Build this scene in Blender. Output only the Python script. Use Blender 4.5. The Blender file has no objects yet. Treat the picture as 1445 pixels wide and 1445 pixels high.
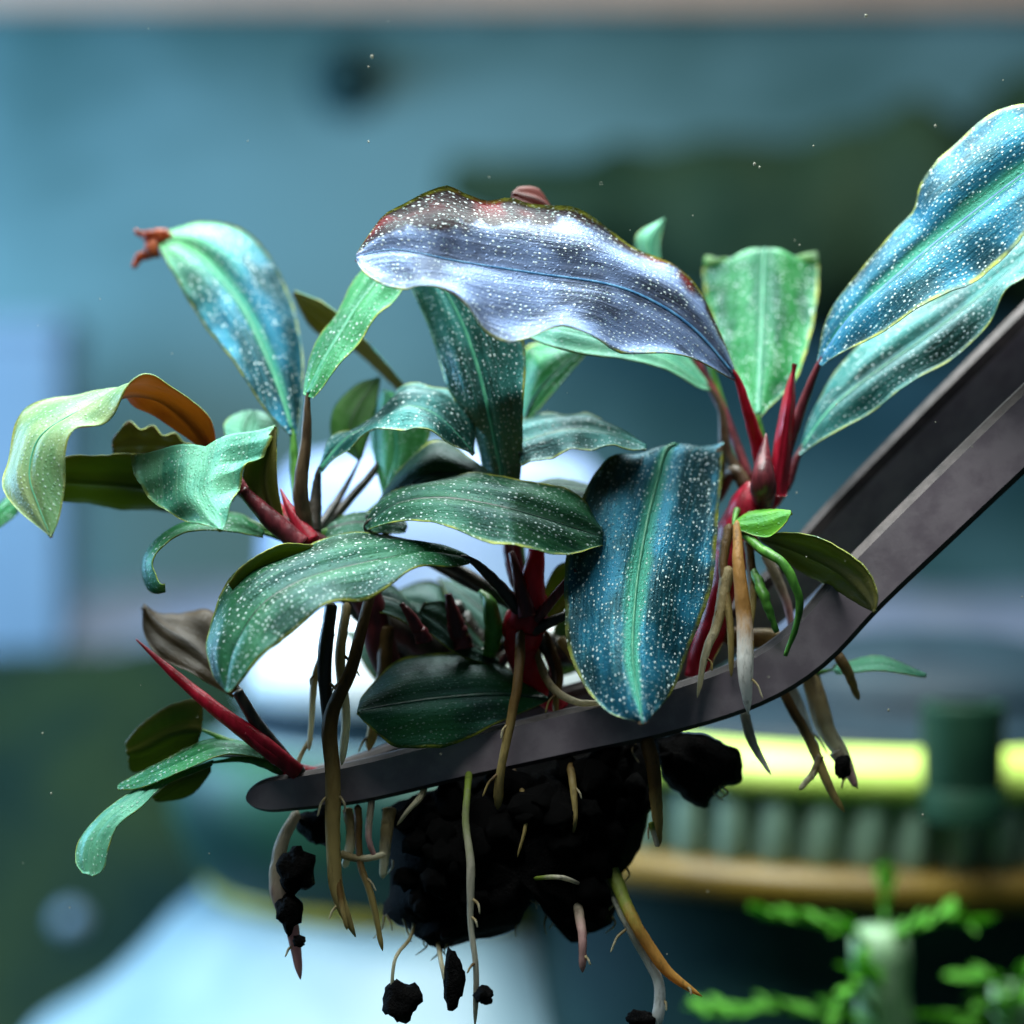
import bpy, math, random
import numpy as np
from mathutils import Vector, Matrix, noise as mnoise
random.seed(7)
rng = np.random.default_rng(7)
scene = bpy.context.scene
col = scene.collection

# ------------------------------------------------------------------ camera
ZO = 0.150            # height of the lens above the tank floor
DIST = 0.220          # lens to the plane of the plant
WID = 0.110           # width of the view at that plane
K = WID / 1445.0
cam_d = bpy.data.cameras.new('camera')
cam = bpy.data.objects.new('camera', cam_d); col.objects.link(cam)
cam.location = (0, -DIST, ZO); cam.rotation_euler = (math.radians(90), 0, 0)
cam_d.sensor_width = 36; cam_d.lens = 36 * DIST / WID
cam_d.clip_start = 0.01; cam_d.clip_end = 20
cam_d.dof.use_dof = True; cam_d.dof.focus_distance = DIST - 0.004; cam_d.dof.aperture_fstop = 8.5
scene.camera = cam

# ------------------------------------------------------------------ light
w = bpy.data.worlds.new('World'); scene.world = w; w.use_nodes = True
bg = w.node_tree.nodes['Background']
bg.inputs[0].default_value = (0.30, 0.52, 0.62, 1); bg.inputs[1].default_value = 0.075
def area(name, loc, target, sx, sy, power, color):
    l = bpy.data.lights.new(name, 'AREA'); l.shape = 'RECTANGLE'; l.size = sx; l.size_y = sy
    l.energy = power; l.color = color
    o = bpy.data.objects.new(name, l); col.objects.link(o); o.location = loc
    o.rotation_euler = (Vector(target) - Vector(loc)).to_track_quat('-Z', 'Y').to_euler()
    return o
area('tank_led_lamp', (-0.03, 0.045, ZO + 0.27), (0, 0.03, ZO), 0.42, 0.27, 6.2, (0.92, 1.0, 0.97))
area('room_window_light', (-0.44, 0.26, ZO + 0.10), (-0.12, 0.50, ZO + 0.0), 0.25, 0.25, 5.6, (0.36, 0.66, 1.0))
scene.view_settings.view_transform = 'Standard'
scene.view_settings.look = 'None'
scene.view_settings.exposure = 0.0
scene.view_settings.gamma = 1.0
scene.view_settings.use_curve_mapping = False

# ------------------------------------------------------------------ helpers
def P(px, py, d=0.0):
    """photo pixel + distance behind the plant plane (mm) -> point in metres"""
    f = (DIST * 1000 + d) / (DIST * 1000)
    return np.array([(px - 722.5) * K * f, d / 1000.0, ZO + (722.5 - py) * K * f])

def spline(pts, n):
    """Catmull-Rom through pts (k x m array), n samples evenly spaced along it"""
    p = np.asarray(pts, float)
    if len(p) == 1: return np.repeat(p, n, 0)
    if len(p) == 2:
        t = np.linspace(0, 1, n)[:, None]; return p[0] * (1 - t) + p[1] * t
    q = np.vstack([2 * p[0] - p[1], p, 2 * p[-1] - p[-2]])
    out = []
    for i in range(1, len(q) - 2):
        t = np.linspace(0, 1, 24, endpoint=False)[:, None]
        a, b, c, d = q[i - 1], q[i], q[i + 1], q[i + 2]
        out.append(0.5 * ((2 * b) + (c - a) * t + (2 * a - 5 * b + 4 * c - d) * t ** 2 + (3 * b - a - 3 * c + d) * t ** 3))
    out = np.vstack(out + [p[-1:]])
    s = np.concatenate([[0], np.cumsum(np.linalg.norm(np.diff(out, axis=0), axis=1))])
    u = np.linspace(0, s[-1], n)
    return np.stack([np.interp(u, s, out[:, k]) for k in range(out.shape[1])], 1)

WORLD = {}
def tag(o, label=None, cat=None, group=None, kind=None):
    if label: o['label'] = label
    if cat: o['category'] = cat
    if group: o['group'] = group
    if kind: o['kind'] = kind
    return o
def empty(name, loc, label, cat, group=None):
    o = bpy.data.objects.new(name, None); col.objects.link(o); o.empty_display_size = 0.005
    o.location = loc; WORLD[o.name] = np.array(loc, float)
    return tag(o, label, cat, group)
def link_mesh(name, me, parent, origin):
    o = bpy.data.objects.new(name, me); col.objects.link(o)
    WORLD[o.name] = np.array(origin, float)
    if parent is not None:
        o.parent = parent; o.location = WORLD[o.name] - WORLD[parent.name]
    else: o.location = origin
    return o
def mesh_obj(name, verts, faces, mats, parent=None, origin=None, smooth=True, midx=None, uvs=None):
    v = np.asarray(verts, float)
    if origin is None: origin = v.mean(0)
    me = bpy.data.meshes.new(name)
    me.from_pydata((v - origin).tolist(), [], [tuple(int(i) for i in f) for f in faces])
    if not isinstance(mats, (list, tuple)): mats = [mats]
    for m in mats: me.materials.append(m)
    if midx is not None: me.polygons.foreach_set('material_index', np.asarray(midx, np.int32))
    if uvs:
        li = np.zeros(len(me.loops), np.int32); me.loops.foreach_get('vertex_index', li)
        for un, uv in uvs.items():
            lay = me.uv_layers.new(name=un)
            lay.data.foreach_set('uv', np.asarray(uv, np.float32)[li].ravel())
    me.polygons.foreach_set('use_smooth', [smooth] * len(me.polygons))
    me.update()
    return link_mesh(name, me, parent, origin)

def tube_geo(pts, rad, sides=10, flat=1.0, up=None):
    """closed tube along pts (n x 3), radius rad (n)"""
    p = np.asarray(pts, float); n = len(p); rad = np.broadcast_to(np.asarray(rad, float), (n,))
    T = np.gradient(p, axis=0); T /= np.linalg.norm(T, axis=1)[:, None] + 1e-12
    u = np.array([0, 1.0, 0.0]) if up is None else np.array(up, float)
    V = []; F = []
    for i in range(n):
        a = u - T[i] * np.dot(u, T[i])
        if np.linalg.norm(a) < 1e-4: a = np.cross(T[i], [1, 0, 0])
        a /= np.linalg.norm(a); b = np.cross(T[i], a); u = a
        for k in range(sides):
            an = 2 * math.pi * k / sides
            V.append(p[i] + rad[i] * (math.cos(an) * a * flat + math.sin(an) * b))
    for i in range(n - 1):
        for k in range(sides):
            k2 = (k + 1) % sides
            F.append((i * sides + k, i * sides + k2, (i + 1) * sides + k2, (i + 1) * sides + k))
    F.append(tuple(range(sides))[::-1]); F.append(tuple(range((n - 1) * sides, n * sides)))
    return np.array(V), F
def tube(name, pts, r, mat, parent, n=24, sides=10, wob=0.0, flat=1.0, tip=False):
    """pts (px,py,d); r list of radii in photo px along it"""
    p3 = np.array([P(*q) for q in pts]); c = spline(p3, n)
    rr = np.interp(np.linspace(0, 1, n), np.linspace(0, 1, len(r)), r) * K
    if wob:
        rr = rr * (1 + wob * 0.5 * rng.standard_normal(n)); c = c + rng.standard_normal((n, 3)) * wob * rr[:, None] * 0.6
    c = spline(c, n * 2); rr = np.interp(np.linspace(0, 1, n * 2), np.linspace(0, 1, n), rr)
    if tip:
        k = np.linspace(0, 1, n * 2); rr = rr * np.sqrt(np.clip((1.002 - k) / 0.07, 0.0, 1)) * np.sqrt(np.clip((k + 0.004) / 0.03, 0, 1))
    V, F = tube_geo(c, rr, sides, flat)
    tv = np.repeat(np.linspace(0, 1, n * 2), sides)
    return mesh_obj(name, V, F, mat, parent, origin=c[0], uvs={'blade': np.stack([tv * 0, tv], 1)})
def roots(plant, items, n=20):
    for pts, rad, m in items:
        tube('root', pts, [q * 0.86 for q in rad], ROOT[m] if m in ROOT else STEM[m], plant, n, 10, 0.05, tip=True)
        L = math.hypot(pts[-1][0] - pts[0][0], pts[-1][1] - pts[0][1])
        for _ in range(int(L / 110) if max(rad) >= 6 else 0):          # fine side roots
            k = random.uniform(0.3, 0.92); q = spline(np.array(pts, float), 30)[int(k * 29)]
            sx = random.choice((-1, 1)); ln = random.uniform(12, 34)
            tube('rootlet', [tuple(q), (q[0] + sx * ln * 0.5, q[1] + ln * 0.45, q[2] - 0.5), (q[0] + sx * ln * random.uniform(0.5, 0.9), q[1] + ln * 1.1, q[2] - 0.6)], (2.6, 1.9, 1.2), ROOT[random.choice(('tan', 'brown', 'tan'))], plant, 10, 6, 0.1, tip=True)
def lathe_geo(prof, seg=64):
    V = []; F = []; n = len(prof)
    for k in range(seg):
        a = 2 * math.pi * k / seg
        for r, z in prof: V.append((r * math.cos(a), r * math.sin(a), z))
    for k in range(seg):
        k2 = (k + 1) % seg
        for i in range(n - 1):
            F.append((k * n + i, k2 * n + i, k2 * n + i + 1, k * n + i + 1))
    return np.array(V), F
def box_geo(sx, sy, sz, bev=0.0):
    V = []
    for z in (-.5, .5):
        for y in (-.5, .5):
            for x in (-.5, .5): V.append((x * sx, y * sy, z * sz))
    F = [(0, 2, 3, 1), (4, 5, 7, 6), (0, 1, 5, 4), (2, 6, 7, 3), (0, 4, 6, 2), (1, 3, 7, 5)]
    return np.array(V), F

# ------------------------------------------------------------------ materials
class NT:
    def __init__(s, name):
        s.m = bpy.data.materials.new(name); s.m.use_nodes = True
        s.t = s.m.node_tree; s.t.nodes.clear()
        s.out = s.t.nodes.new('ShaderNodeOutputMaterial')
    def n(s, typ, **kw):
        nd = s.t.nodes.new('ShaderNode' + typ)
        for k, v in kw.items():
            if k.startswith('_'): setattr(nd, k[1:], v)
        return nd
    def put(s, sock, v):
        if isinstance(v, bpy.types.NodeSocket): s.t.links.new(v, sock)
        elif v is not None:
            if isinstance(v, (tuple, list)) and len(v) == 3 and sock.type == 'RGBA': v = (*v, 1)
            sock.default_value = v
    def math(s, op, a, b=None, clamp=False):
        nd = s.n('Math'); nd.operation = op; nd.use_clamp = clamp
        s.put(nd.inputs[0], a)
        if b is not None: s.put(nd.inputs[1], b)
        return nd.outputs[0]
    def mix(s, f, a, b):
        nd = s.n('Mix'); nd.data_type = 'RGBA'
        s.put(nd.inputs[0], f); s.put(nd.inputs[6], a); s.put(nd.inputs[7], b)
        return nd.outputs[2]
    def ramp(s, f, lo, hi):
        nd = s.n('MapRange'); nd.interpolation_type = 'SMOOTHSTEP'
        s.put(nd.inputs[0], f); s.put(nd.inputs[1], lo); s.put(nd.inputs[2], hi)
        return nd.outputs[0]
    def noise(s, vec, scale, detail=3, rough=0.5):
        nd = s.n('TexNoise'); s.put(nd.inputs['Scale'], scale); s.put(nd.inputs['Detail'], detail); s.put(nd.inputs['Roughness'], rough)
        if vec is not None: s.t.links.new(vec, nd.inputs['Vector'])
        return nd.outputs[0]
    def uv(s, name):
        nd = s.n('UVMap'); nd.uv_map = name; return nd.outputs[0]
    def obj(s): return s.n('TexCoord').outputs['Object']
    def pos(s): return s.n('NewGeometry').outputs['Position']
    def sep(s, v):
        nd = s.n('SeparateXYZ'); s.t.links.new(v, nd.inputs[0]); return nd.outputs
    def mapping(s, v, scale):
        nd = s.n('Mapping'); s.t.links.new(v, nd.inputs[0]); nd.inputs['Scale'].default_value = scale; return nd.outputs[0]
    def bump(s, h, strength, dist):
        nd = s.n('Bump'); nd.inputs['Strength'].default_value = strength; nd.inputs['Distance'].default_value = dist
        s.t.links.new(h, nd.inputs['Height']); return nd.outputs[0]
    def bsdf(s, color, rough=0.5, metal=0.0, normal=None, spec=0.5, tint=None, coat=0.0, trans=0.0, sss=0.0):
        b = s.n('BsdfPrincipled')
        s.put(b.inputs['Base Color'], color); s.put(b.inputs['Roughness'], rough); s.put(b.inputs['Metallic'], metal)
        s.put(b.inputs['Specular IOR Level'], spec)
        if tint: s.put(b.inputs['Specular Tint'], tint)
        if coat: b.inputs['Coat Weight'].default_value = coat; b.inputs['Coat Roughness'].default_value = 0.12
        if trans: b.inputs['Transmission Weight'].default_value = trans
        if normal is not None: s.t.links.new(normal, b.inputs['Normal'])
        return b.outputs[0]
    def translucent(s, shader, color, fac):
        t = s.n('BsdfTranslucent'); s.put(t.inputs[0], color)
        mx = s.n('MixShader'); s.put(mx.inputs[0], fac)
        s.t.links.new(shader, mx.inputs[1]); s.t.links.new(t.outputs[0], mx.inputs[2]); return mx.outputs[0]
    def done(s, shader):
        s.t.links.new(shader, s.out.inputs['Surface']); return s.m

def leaf_top(name, dark, light, sheen, metal=0.25, rough=0.36, dots=0.9, tr=0.12, trc=(0.25, 0.45, 0.08), scale=2.15, margin=(0.34, 0.36, 0.04), mid=None, midw=0.16, blotch=0.0, spec=0.55, edge=0.0, tipc=None, stint=(0.40, 0.82, 0.95)):
    s = NT(name)
    mm = s.uv('mm'); lv = s.sep(s.uv('blade'))
    info = s.n('ObjectInfo').outputs['Random']
    big = s.noise(s.mapping(mm, (0.22, 0.10, 1)), 1.0, 3, 0.55)
    streak = s.noise(s.mapping(mm, (2.6, 0.12, 1)), 1.0, 2, 0.5)
    f = s.ramp(big, 0.38, 0.60)
    base = s.mix(f, dark, light)
    base = s.mix(s.math('MULTIPLY', s.ramp(streak, 0.45, 0.75), 0.32), base, sheen)
    if mid:
        mz = s.math('SUBTRACT', 1.0, s.ramp(s.math('ADD', s.math('ABSOLUTE', lv[0]), s.math('MULTIPLY', s.math('SUBTRACT', big, 0.5), 0.2)), midw * 0.3, midw))
        base = s.mix(s.math('MULTIPLY', mz, 0.85), base, mid)
    if edge:
        eg = s.math('MULTIPLY', s.ramp(s.math('ABSOLUTE', lv[0]), 0.45, 0.92), s.ramp(s.noise(s.mapping(mm, (0.16, 0.16, 1)), 1.0, 3), 0.40, 0.60))
        base = s.mix(s.math('MULTIPLY', eg, edge), base, tuple(x * 0.35 for x in dark))
    if tipc: base = s.mix(s.math('MULTIPLY', s.ramp(s.math('ADD', lv[1], s.math('MULTIPLY', s.math('SUBTRACT', big, 0.5), 0.5)), 0.55, 0.98), 0.85), base, tipc)
    if blotch:
        wig = s.math('MULTIPLY', s.math('SUBTRACT', s.noise(s.mapping(mm, (0.25, 0.25, 1)), 1.0, 3), 0.5), 1.1)
        th_ = s.math('SUBTRACT', 0.74, s.math('MULTIPLY', s.ramp(lv[1], 0.45, 0.68), 0.38))
        bl = s.ramp(s.math('ADD', s.math('SUBTRACT', s.math('MULTIPLY', lv[0], -1.0), th_), wig), -0.08, 0.16)
        base = s.mix(s.math('MULTIPLY', bl, blotch), base, (0.020, 0.008, 0.005))
        base = s.mix(s.math('MULTIPLY', s.math('MULTIPLY', s.math('MULTIPLY', bl, s.ramp(s.noise(mm, 0.16, 2), 0.48, 0.58)), s.ramp(s.math('ABSOLUTE', lv[0]), 0.55, 0.98)), 0.9), base, (0.17, 0.010, 0.012))
    # pale glands: irregular dots of several sizes
    vor = s.n('TexVoronoi'); vor.voronoi_dimensions = '2D'; vor.inputs['Scale'].default_value = scale
    vor.inputs['Randomness'].default_value = 0.9
    s.t.links.new(s.mapping(mm, (1.0, 0.72, 1)), vor.inputs['Vector'])
    rnd = s.sep(vor.outputs['Color'])
    rad = s.math('ADD', s.math('MULTIPLY', s.math('POWER', rnd[0], 1.6), 0.20), 0.075)
    dot = s.math('SUBTRACT', 1.0, s.ramp(s.math('DIVIDE', vor.outputs['Distance'], rad), 0.55, 1.25))
    dens = s.ramp(s.noise(s.mapping(mm, (0.35, 0.2, 1)), 1.0, 2), 0.30, 0.52)
    keep = s.math('GREATER_THAN', rnd[1], 0.22)
    away = s.ramp(s.math('ABSOLUTE', lv[0]), 0.03, 0.14)
    dotf = s.math('MULTIPLY', s.math('MULTIPLY', s.math('MULTIPLY', dot, keep), away), s.math('MULTIPLY', s.math('ADD', s.math('MULTIPLY', dens, 0.75), 0.25), dots))
    c = s.mix(s.math('MULTIPLY', dotf, s.math('ADD', s.math('MULTIPLY', rnd[2], 0.5), 0.55)), base, (0.84, 0.98, 0.94))
    v2 = s.n('TexVoronoi'); v2.voronoi_dimensions = '2D'; v2.inputs['Scale'].default_value = scale * 1.7; v2.inputs['Randomness'].default_value = 1.0
    s.t.links.new(s.mapping(mm, (1.0, 0.6, 1)), v2.inputs['Vector']); r2_ = s.sep(v2.outputs['Color'])
    d2 = s.math('MULTIPLY', s.math('SUBTRACT', 1.0, s.ramp(v2.outputs['Distance'], 0.10, 0.30)), s.ramp(r2_[0], 0.35, 1.0))
    d2 = s.math('MULTIPLY', s.math('MULTIPLY', d2, away), s.math('MULTIPLY', s.ramp(s.noise(s.mapping(mm, (0.5, 0.25, 1)), 1.0, 3), 0.38, 0.62), 0.6 * dots))
    c = s.mix(d2, c, (0.42, 0.70, 0.64))
    edge_glow = s.ramp(s.math('ABSOLUTE', lv[0]), 0.92, 0.975)  # glow along the leaf edges, painted in as a yellow-green rim
    c = s.mix(s.math('MULTIPLY', edge_glow, s.math('ADD', 0.15, s.math('MULTIPLY', s.ramp(s.noise(mm, 0.5, 3), 0.35, 0.65), 0.75))), c, margin)
    # scars and browned bits
    br = s.ramp(s.noise(s.mapping(mm, (0.5, 0.5, 1)), 1.0, 4, 0.65), 0.70, 0.76)
    c = s.mix(s.math('MULTIPLY', br, 0.5), c, (0.16, 0.10, 0.03))
    h = s.math('ADD', s.math('MULTIPLY', streak, 0.6), s.math('ADD', s.math('MULTIPLY', dot, 0.35), s.math('MULTIPLY', s.noise(mm, 3.0, 4, 0.6), 0.5)))
    nrm = s.bump(h, 0.55, 0.00022)
    ro = s.math('ADD', s.math('MULTIPLY', s.noise(mm, 1.4, 3), 0.22), rough - 0.11)
    mt = s.math('MULTIPLY', metal, s.math('SUBTRACT', 1.0, dotf))
    if blotch: mt = s.math('MULTIPLY', mt, s.math('SUBTRACT', 1.0, s.math('MULTIPLY', bl, 0.92)))
    sp_ = s.math('MULTIPLY', spec, s.math('SUBTRACT', 1.0, s.math('MULTIPLY', bl, 0.8))) if blotch else spec
    sh = s.bsdf(c, ro, mt, nrm, sp_, stint)
    return s.done(s.translucent(sh, trc, tr))
def leaf_under(name, a, b, tr, trc, rough=0.5):
    s = NT(name); mm = s.uv('mm'); lv = s.sep(s.uv('blade'))
    c = s.mix(s.ramp(s.noise(s.mapping(mm, (0.4, 0.15, 1)), 1.0, 4), 0.35, 0.65), a, b)
    c = s.mix(s.math('SUBTRACT', 1.0, s.ramp(s.math('ABSOLUTE', lv[0]), 0.02, 0.10)), c, tuple(x * 0.55 for x in a))
    h = s.math('ADD', s.noise(s.mapping(mm, (3, 0.2, 1)), 1.0, 3), s.noise(mm, 4.0, 3))
    return s.done(s.translucent(s.bsdf(c, rough, 0, s.bump(h, 0.4, 0.0002), 0.4), trc, tr))

TOP = {
 'blue':  leaf_top('leaf_steel_blue', (0.003, 0.036, 0.052), (0.013, 0.14, 0.24), (0.05, 0.32, 0.42), 0.24, 0.38, mid=(0.03, 0.22, 0.13), midw=0.2, spec=0.42, edge=0.9),
 'azure': leaf_top('leaf_azure_green_tip', (0.003, 0.036, 0.052), (0.013, 0.14, 0.24), (0.05, 0.32, 0.42), 0.22, 0.38, mid=(0.03, 0.22, 0.13), midw=0.2, spec=0.42, tipc=(0.10, 0.34, 0.10)),
 'violet':leaf_top('leaf_silver_blue', (0.030, 0.045, 0.085), (0.20, 0.29, 0.52), (0.42, 0.54, 0.86), 0.30, 0.40, 0.95, blotch=0.97, stint=(0.62, 0.76, 1.0)),
 'teal':  leaf_top('leaf_teal', (0.003, 0.035, 0.030), (0.020, 0.150, 0.135), (0.07, 0.34, 0.30), 0.20, 0.36),
 'green': leaf_top('leaf_green', (0.004, 0.030, 0.014), (0.018, 0.105, 0.042), (0.07, 0.22, 0.09), 0.10, 0.42, 0.8, spec=0.42),
 'pale':  leaf_top('leaf_pale_green', (0.014, 0.14, 0.040), (0.055, 0.30, 0.10), (0.15, 0.46, 0.24), 0.10, 0.42, 0.85, 0.25, mid=(0.015, 0.16, 0.045), midw=0.22),
 'mint':  leaf_top('leaf_mint', (0.05, 0.25, 0.16), (0.13, 0.42, 0.25), (0.28, 0.56, 0.38), 0.10, 0.42, 0.35, 0.25),
 'speck': leaf_top('leaf_speckled_green', (0.002, 0.060, 0.014), (0.018, 0.19, 0.035), (0.06, 0.34, 0.09), 0.05, 0.45, 1.0, 0.07, scale=2.3, mid=(0.006, 0.10, 0.02), midw=0.26, spec=0.4),
 'cream': leaf_top('leaf_cream_green', (0.14, 0.30, 0.12), (0.32, 0.46, 0.20), (0.48, 0.62, 0.36), 0.05, 0.42, 0.5, 0.25),
 'dark':  leaf_top('leaf_dark_green', (0.004, 0.014, 0.010), (0.010, 0.050, 0.024), (0.02, 0.09, 0.06), 0.05, 0.50, 0.10, spec=0.3),
 'lime':  leaf_top('leaf_lime', (0.06, 0.28, 0.02), (0.16, 0.52, 0.03), (0.25, 0.6, 0.10), 0.0, 0.45, 0.1, 0.3),
}
UND = {
 'copper': leaf_under('leaf_underside_copper', (0.42, 0.045, 0.014), (0.62, 0.105, 0.026), 0.40, (0.95, 0.16, 0.03)),
 'maroon': leaf_under('leaf_underside_maroon', (0.075, 0.012, 0.010), (0.15, 0.025, 0.018), 0.3, (0.4, 0.05, 0.03)),
 'olive':  leaf_under('leaf_underside_olive', (0.060, 0.055, 0.010), (0.115, 0.105, 0.018), 0.40, (0.30, 0.34, 0.03)),
 'brown':  leaf_under('leaf_underside_brown', (0.045, 0.028, 0.012), (0.085, 0.050, 0.016), 0.35, (0.35, 0.20, 0.04)),
 'green':  leaf_under('leaf_underside_green', (0.03, 0.11, 0.02), (0.06, 0.19, 0.035), 0.45, (0.20, 0.55, 0.06)),
 'mint':   leaf_under('leaf_underside_mint', (0.12, 0.40, 0.22), (0.22, 0.55, 0.28), 0.45, (0.35, 0.75, 0.30)),
}
def stem_mat(name, a, b, rough=0.35, tr=0.1):
    s = NT(name); o = s.pos()
    c = s.mix(s.ramp(s.noise(s.mapping(o, (900, 900, 250)), 1.0, 4, 0.6), 0.35, 0.68), a, b)
    h = s.noise(s.mapping(o, (2500, 2500, 500)), 1.0, 3)
    return s.done(s.translucent(s.bsdf(c, rough, 0, s.bump(h, 0.4, 0.0002), 0.5), b, tr))
STEM = {
 'red':   stem_mat('stem_crimson', (0.24, 0.004, 0.014), (0.52, 0.014, 0.045), 0.35, 0.3),
 'wine':  stem_mat('stem_wine', (0.075, 0.012, 0.018), (0.20, 0.030, 0.040), 0.35),
 'torn': stem_mat('torn_tip_orange', (0.30, 0.05, 0.015), (0.50, 0.13, 0.04), 0.45, 0.3),
 'dark':  stem_mat('stem_dark', (0.014, 0.016, 0.014), (0.060, 0.050, 0.038), 0.35),
 'brown': stem_mat('stem_brown', (0.05, 0.030, 0.014), (0.13, 0.085, 0.045), 0.4),
 'green': stem_mat('stem_green', (0.04, 0.16, 0.02), (0.12, 0.36, 0.05), 0.4, 0.2),
 'rib':   stem_mat('midrib_green', (0.05, 0.28, 0.17), (0.11, 0.42, 0.25), 0.32, 0.1),
 'ribb':  stem_mat('midrib_blue', (0.05, 0.17, 0.36), (0.13, 0.33, 0.55), 0.30, 0.1),
 'ribd':  stem_mat('midrib_dark', (0.006, 0.030, 0.018), (0.015, 0.07, 0.045), 0.32, 0.1),
}
def root_mat(name, a, b, lo=0.35, hi=0.75, tr=0.42):
    s = NT(name); o = s.pos(); t = s.sep(s.uv('blade'))[1]
    nz = s.noise(s.mapping(o, (1100, 1100, 350)), 1.0, 4, 0.6)
    f = s.ramp(s.math('ADD', t, s.math('MULTIPLY', s.math('SUBTRACT', nz, 0.5), 0.35)), lo, hi)
    c = s.mix(f, a, b)
    c = s.mix(s.ramp(nz, 0.52, 0.72), c, s.mix(0.55, c, (0.04, 0.025, 0.012)))
    h = s.noise(s.mapping(o, (2500, 2500, 700)), 1.0, 4, 0.6)
    return s.done(s.translucent(s.bsdf(c, 0.5, 0, s.bump(h, 0.6, 0.0003), 0.45), c, tr))
ROOT = {
 'tan':   root_mat('root_tan', (0.40, 0.31, 0.15), (0.74, 0.68, 0.48)),
 'brown': root_mat('root_brown', (0.16, 0.088, 0.022), (0.46, 0.35, 0.13)),
 'pale':  root_mat('root_pale', (0.40, 0.40, 0.32), (0.72, 0.74, 0.72)),
 'gold':  root_mat('root_gold', (0.48, 0.25, 0.07), (0.88, 0.88, 0.84), 0.45, 0.75),
 'lime':  root_mat('root_lime', (0.22, 0.30, 0.04), (0.62, 0.58, 0.46), 0.2, 0.5),
 'amber': root_mat('root_amber', (0.26, 0.32, 0.05), (0.78, 0.42, 0.10), 0.35, 0.6),
 'pink':  root_mat('root_pink', (0.42, 0.36, 0.26), (0.60, 0.36, 0.34)),
}
def simple(name, a, b, rough, scale, metal=0.0, bumpd=0.0003, bstr=0.5, spec=0.5, lo=0.35, hi=0.65, coat=0.0, tr=0.0, sx=(1, 1, 1)):
    s = NT(name); o = s.mapping(s.obj(), sx)
    nz = s.noise(o, scale, 5, 0.6); c = s.mix(s.ramp(nz, lo, hi), a, b)
    ro = s.math('ADD', s.math('MULTIPLY', s.noise(o, scale * 2.3, 3), 0.25), rough - 0.12)
    sh = s.bsdf(c, ro, metal, s.bump(s.noise(o, scale * 4, 4, 0.6), bstr, bumpd), spec, coat=coat)
    if tr: sh = s.translucent(sh, b, tr)
    return s.done(sh)
M_STEEL = simple('tweezer_steel', (0.26, 0.21, 0.245), (0.36, 0.30, 0.335), 0.50, 260, 0.35, 0.00006, 0.35)
M_STEEL_EDGE = simple('tweezer_edge', (0.050, 0.042, 0.042), (0.085, 0.070, 0.070), 0.62, 400, 0.3, 0.00004, 0.3)
M_SOIL = simple('aqua_soil', (0.0012, 0.0012, 0.0015), (0.005, 0.0045, 0.0045), 0.80, 900, 0, 0.0006, 0.9, 0.08)
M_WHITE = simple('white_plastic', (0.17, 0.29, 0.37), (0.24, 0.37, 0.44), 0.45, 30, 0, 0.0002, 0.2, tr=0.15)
M_DOME = simple('periwinkle_plastic', (0.22, 0.32, 0.55), (0.28, 0.38, 0.60), 0.5, 30)
M_LIT_WHITE = simple('lit_shoulder_white', (0.78, 0.84, 0.88), (0.84, 0.88, 0.90), 0.4, 30)  # lit top of the collar, its brightness put into the colour
M_COLLAR = simple('dark_green_plastic', (0.008, 0.042, 0.036), (0.016, 0.075, 0.040), 0.50, 40, spec=0.25)
M_GOLD = simple('amber_plastic_rim', (0.115, 0.070, 0.006), (0.17, 0.105, 0.008), 0.45, 60)
M_YELLOW = simple('yellow_rim', (0.38, 0.33, 0.02), (0.50, 0.44, 0.04), 0.5, 60)
M_LID = simple('yellow_green_lid', (0.44, 0.66, 0.09), (0.56, 0.74, 0.16), 0.5, 60)
M_RIB = simple('grey_green_plastic', (0.17, 0.28, 0.22), (0.24, 0.36, 0.28), 0.45, 60)
M_CORE = simple('drum_core', (0.055, 0.11, 0.09), (0.08, 0.15, 0.115), 0.6, 60)
M_NAVY = simple('navy_plastic', (0.003, 0.014, 0.024), (0.006, 0.022, 0.034), 0.6, 40, spec=0.2)
M_BASE = simple('teal_black_plastic', (0.005, 0.026, 0.030), (0.012, 0.046, 0.044), 0.6, 40, spec=0.2)
M_TUBE = simple('green_tube', (0.004, 0.020, 0.012), (0.008, 0.034, 0.019), 0.6, 60, spec=0.1)
M_MOSS = simple('moss_green', (0.05, 0.26, 0.008), (0.12, 0.46, 0.02), 0.55, 150, tr=0.3)
M_PALESTEM = simple('pale_stem', (0.10, 0.24, 0.10), (0.26, 0.42, 0.24), 0.5, 200, tr=0.2)
M_RIM = simple('tank_rim_beige', (0.34, 0.215, 0.155), (0.40, 0.255, 0.18), 0.6, 20)
M_CUP = simple('suction_cup_rubber', (0.010, 0.028, 0.028), (0.016, 0.04, 0.04), 0.6, 60, spec=0.1)
M_WOOD = simple('mossy_driftwood', (0.005, 0.016, 0.008), (0.014, 0.028, 0.014), 0.7, 40, 0, 0.002, 0.6, 0.08)
M_PALE_GLOW = simple('painted_glow_blue', (0.085, 0.145, 0.21), (0.10, 0.165, 0.23), 0.5, 20)  # reflected light as a pale blue colour, for window reflection and glint
M_SAND = simple('pale_blue_sand', (0.12, 0.15, 0.22), (0.17, 0.20, 0.27), 0.8, 60, 0, 0.001, 0.6)
s = NT('back_wall_teal'); o = s.obj()
c = s.mix(s.ramp(s.noise(s.mapping(o, (5, 5, 9)), 1.0, 4, 0.55), 0.36, 0.62), (0.026, 0.070, 0.068), (0.080, 0.155, 0.165))
M_WALL = s.done(s.bsdf(c, 0.6, 0, s.bump(s.noise(o, 60, 3), 0.2, 0.001), 0.12))
s = NT('carpet_green'); o = s.obj()
c = s.mix(s.ramp(s.noise(o, 14, 4, 0.6), 0.35, 0.68), (0.002, 0.011, 0.010), (0.013, 0.026, 0.010))
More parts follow.
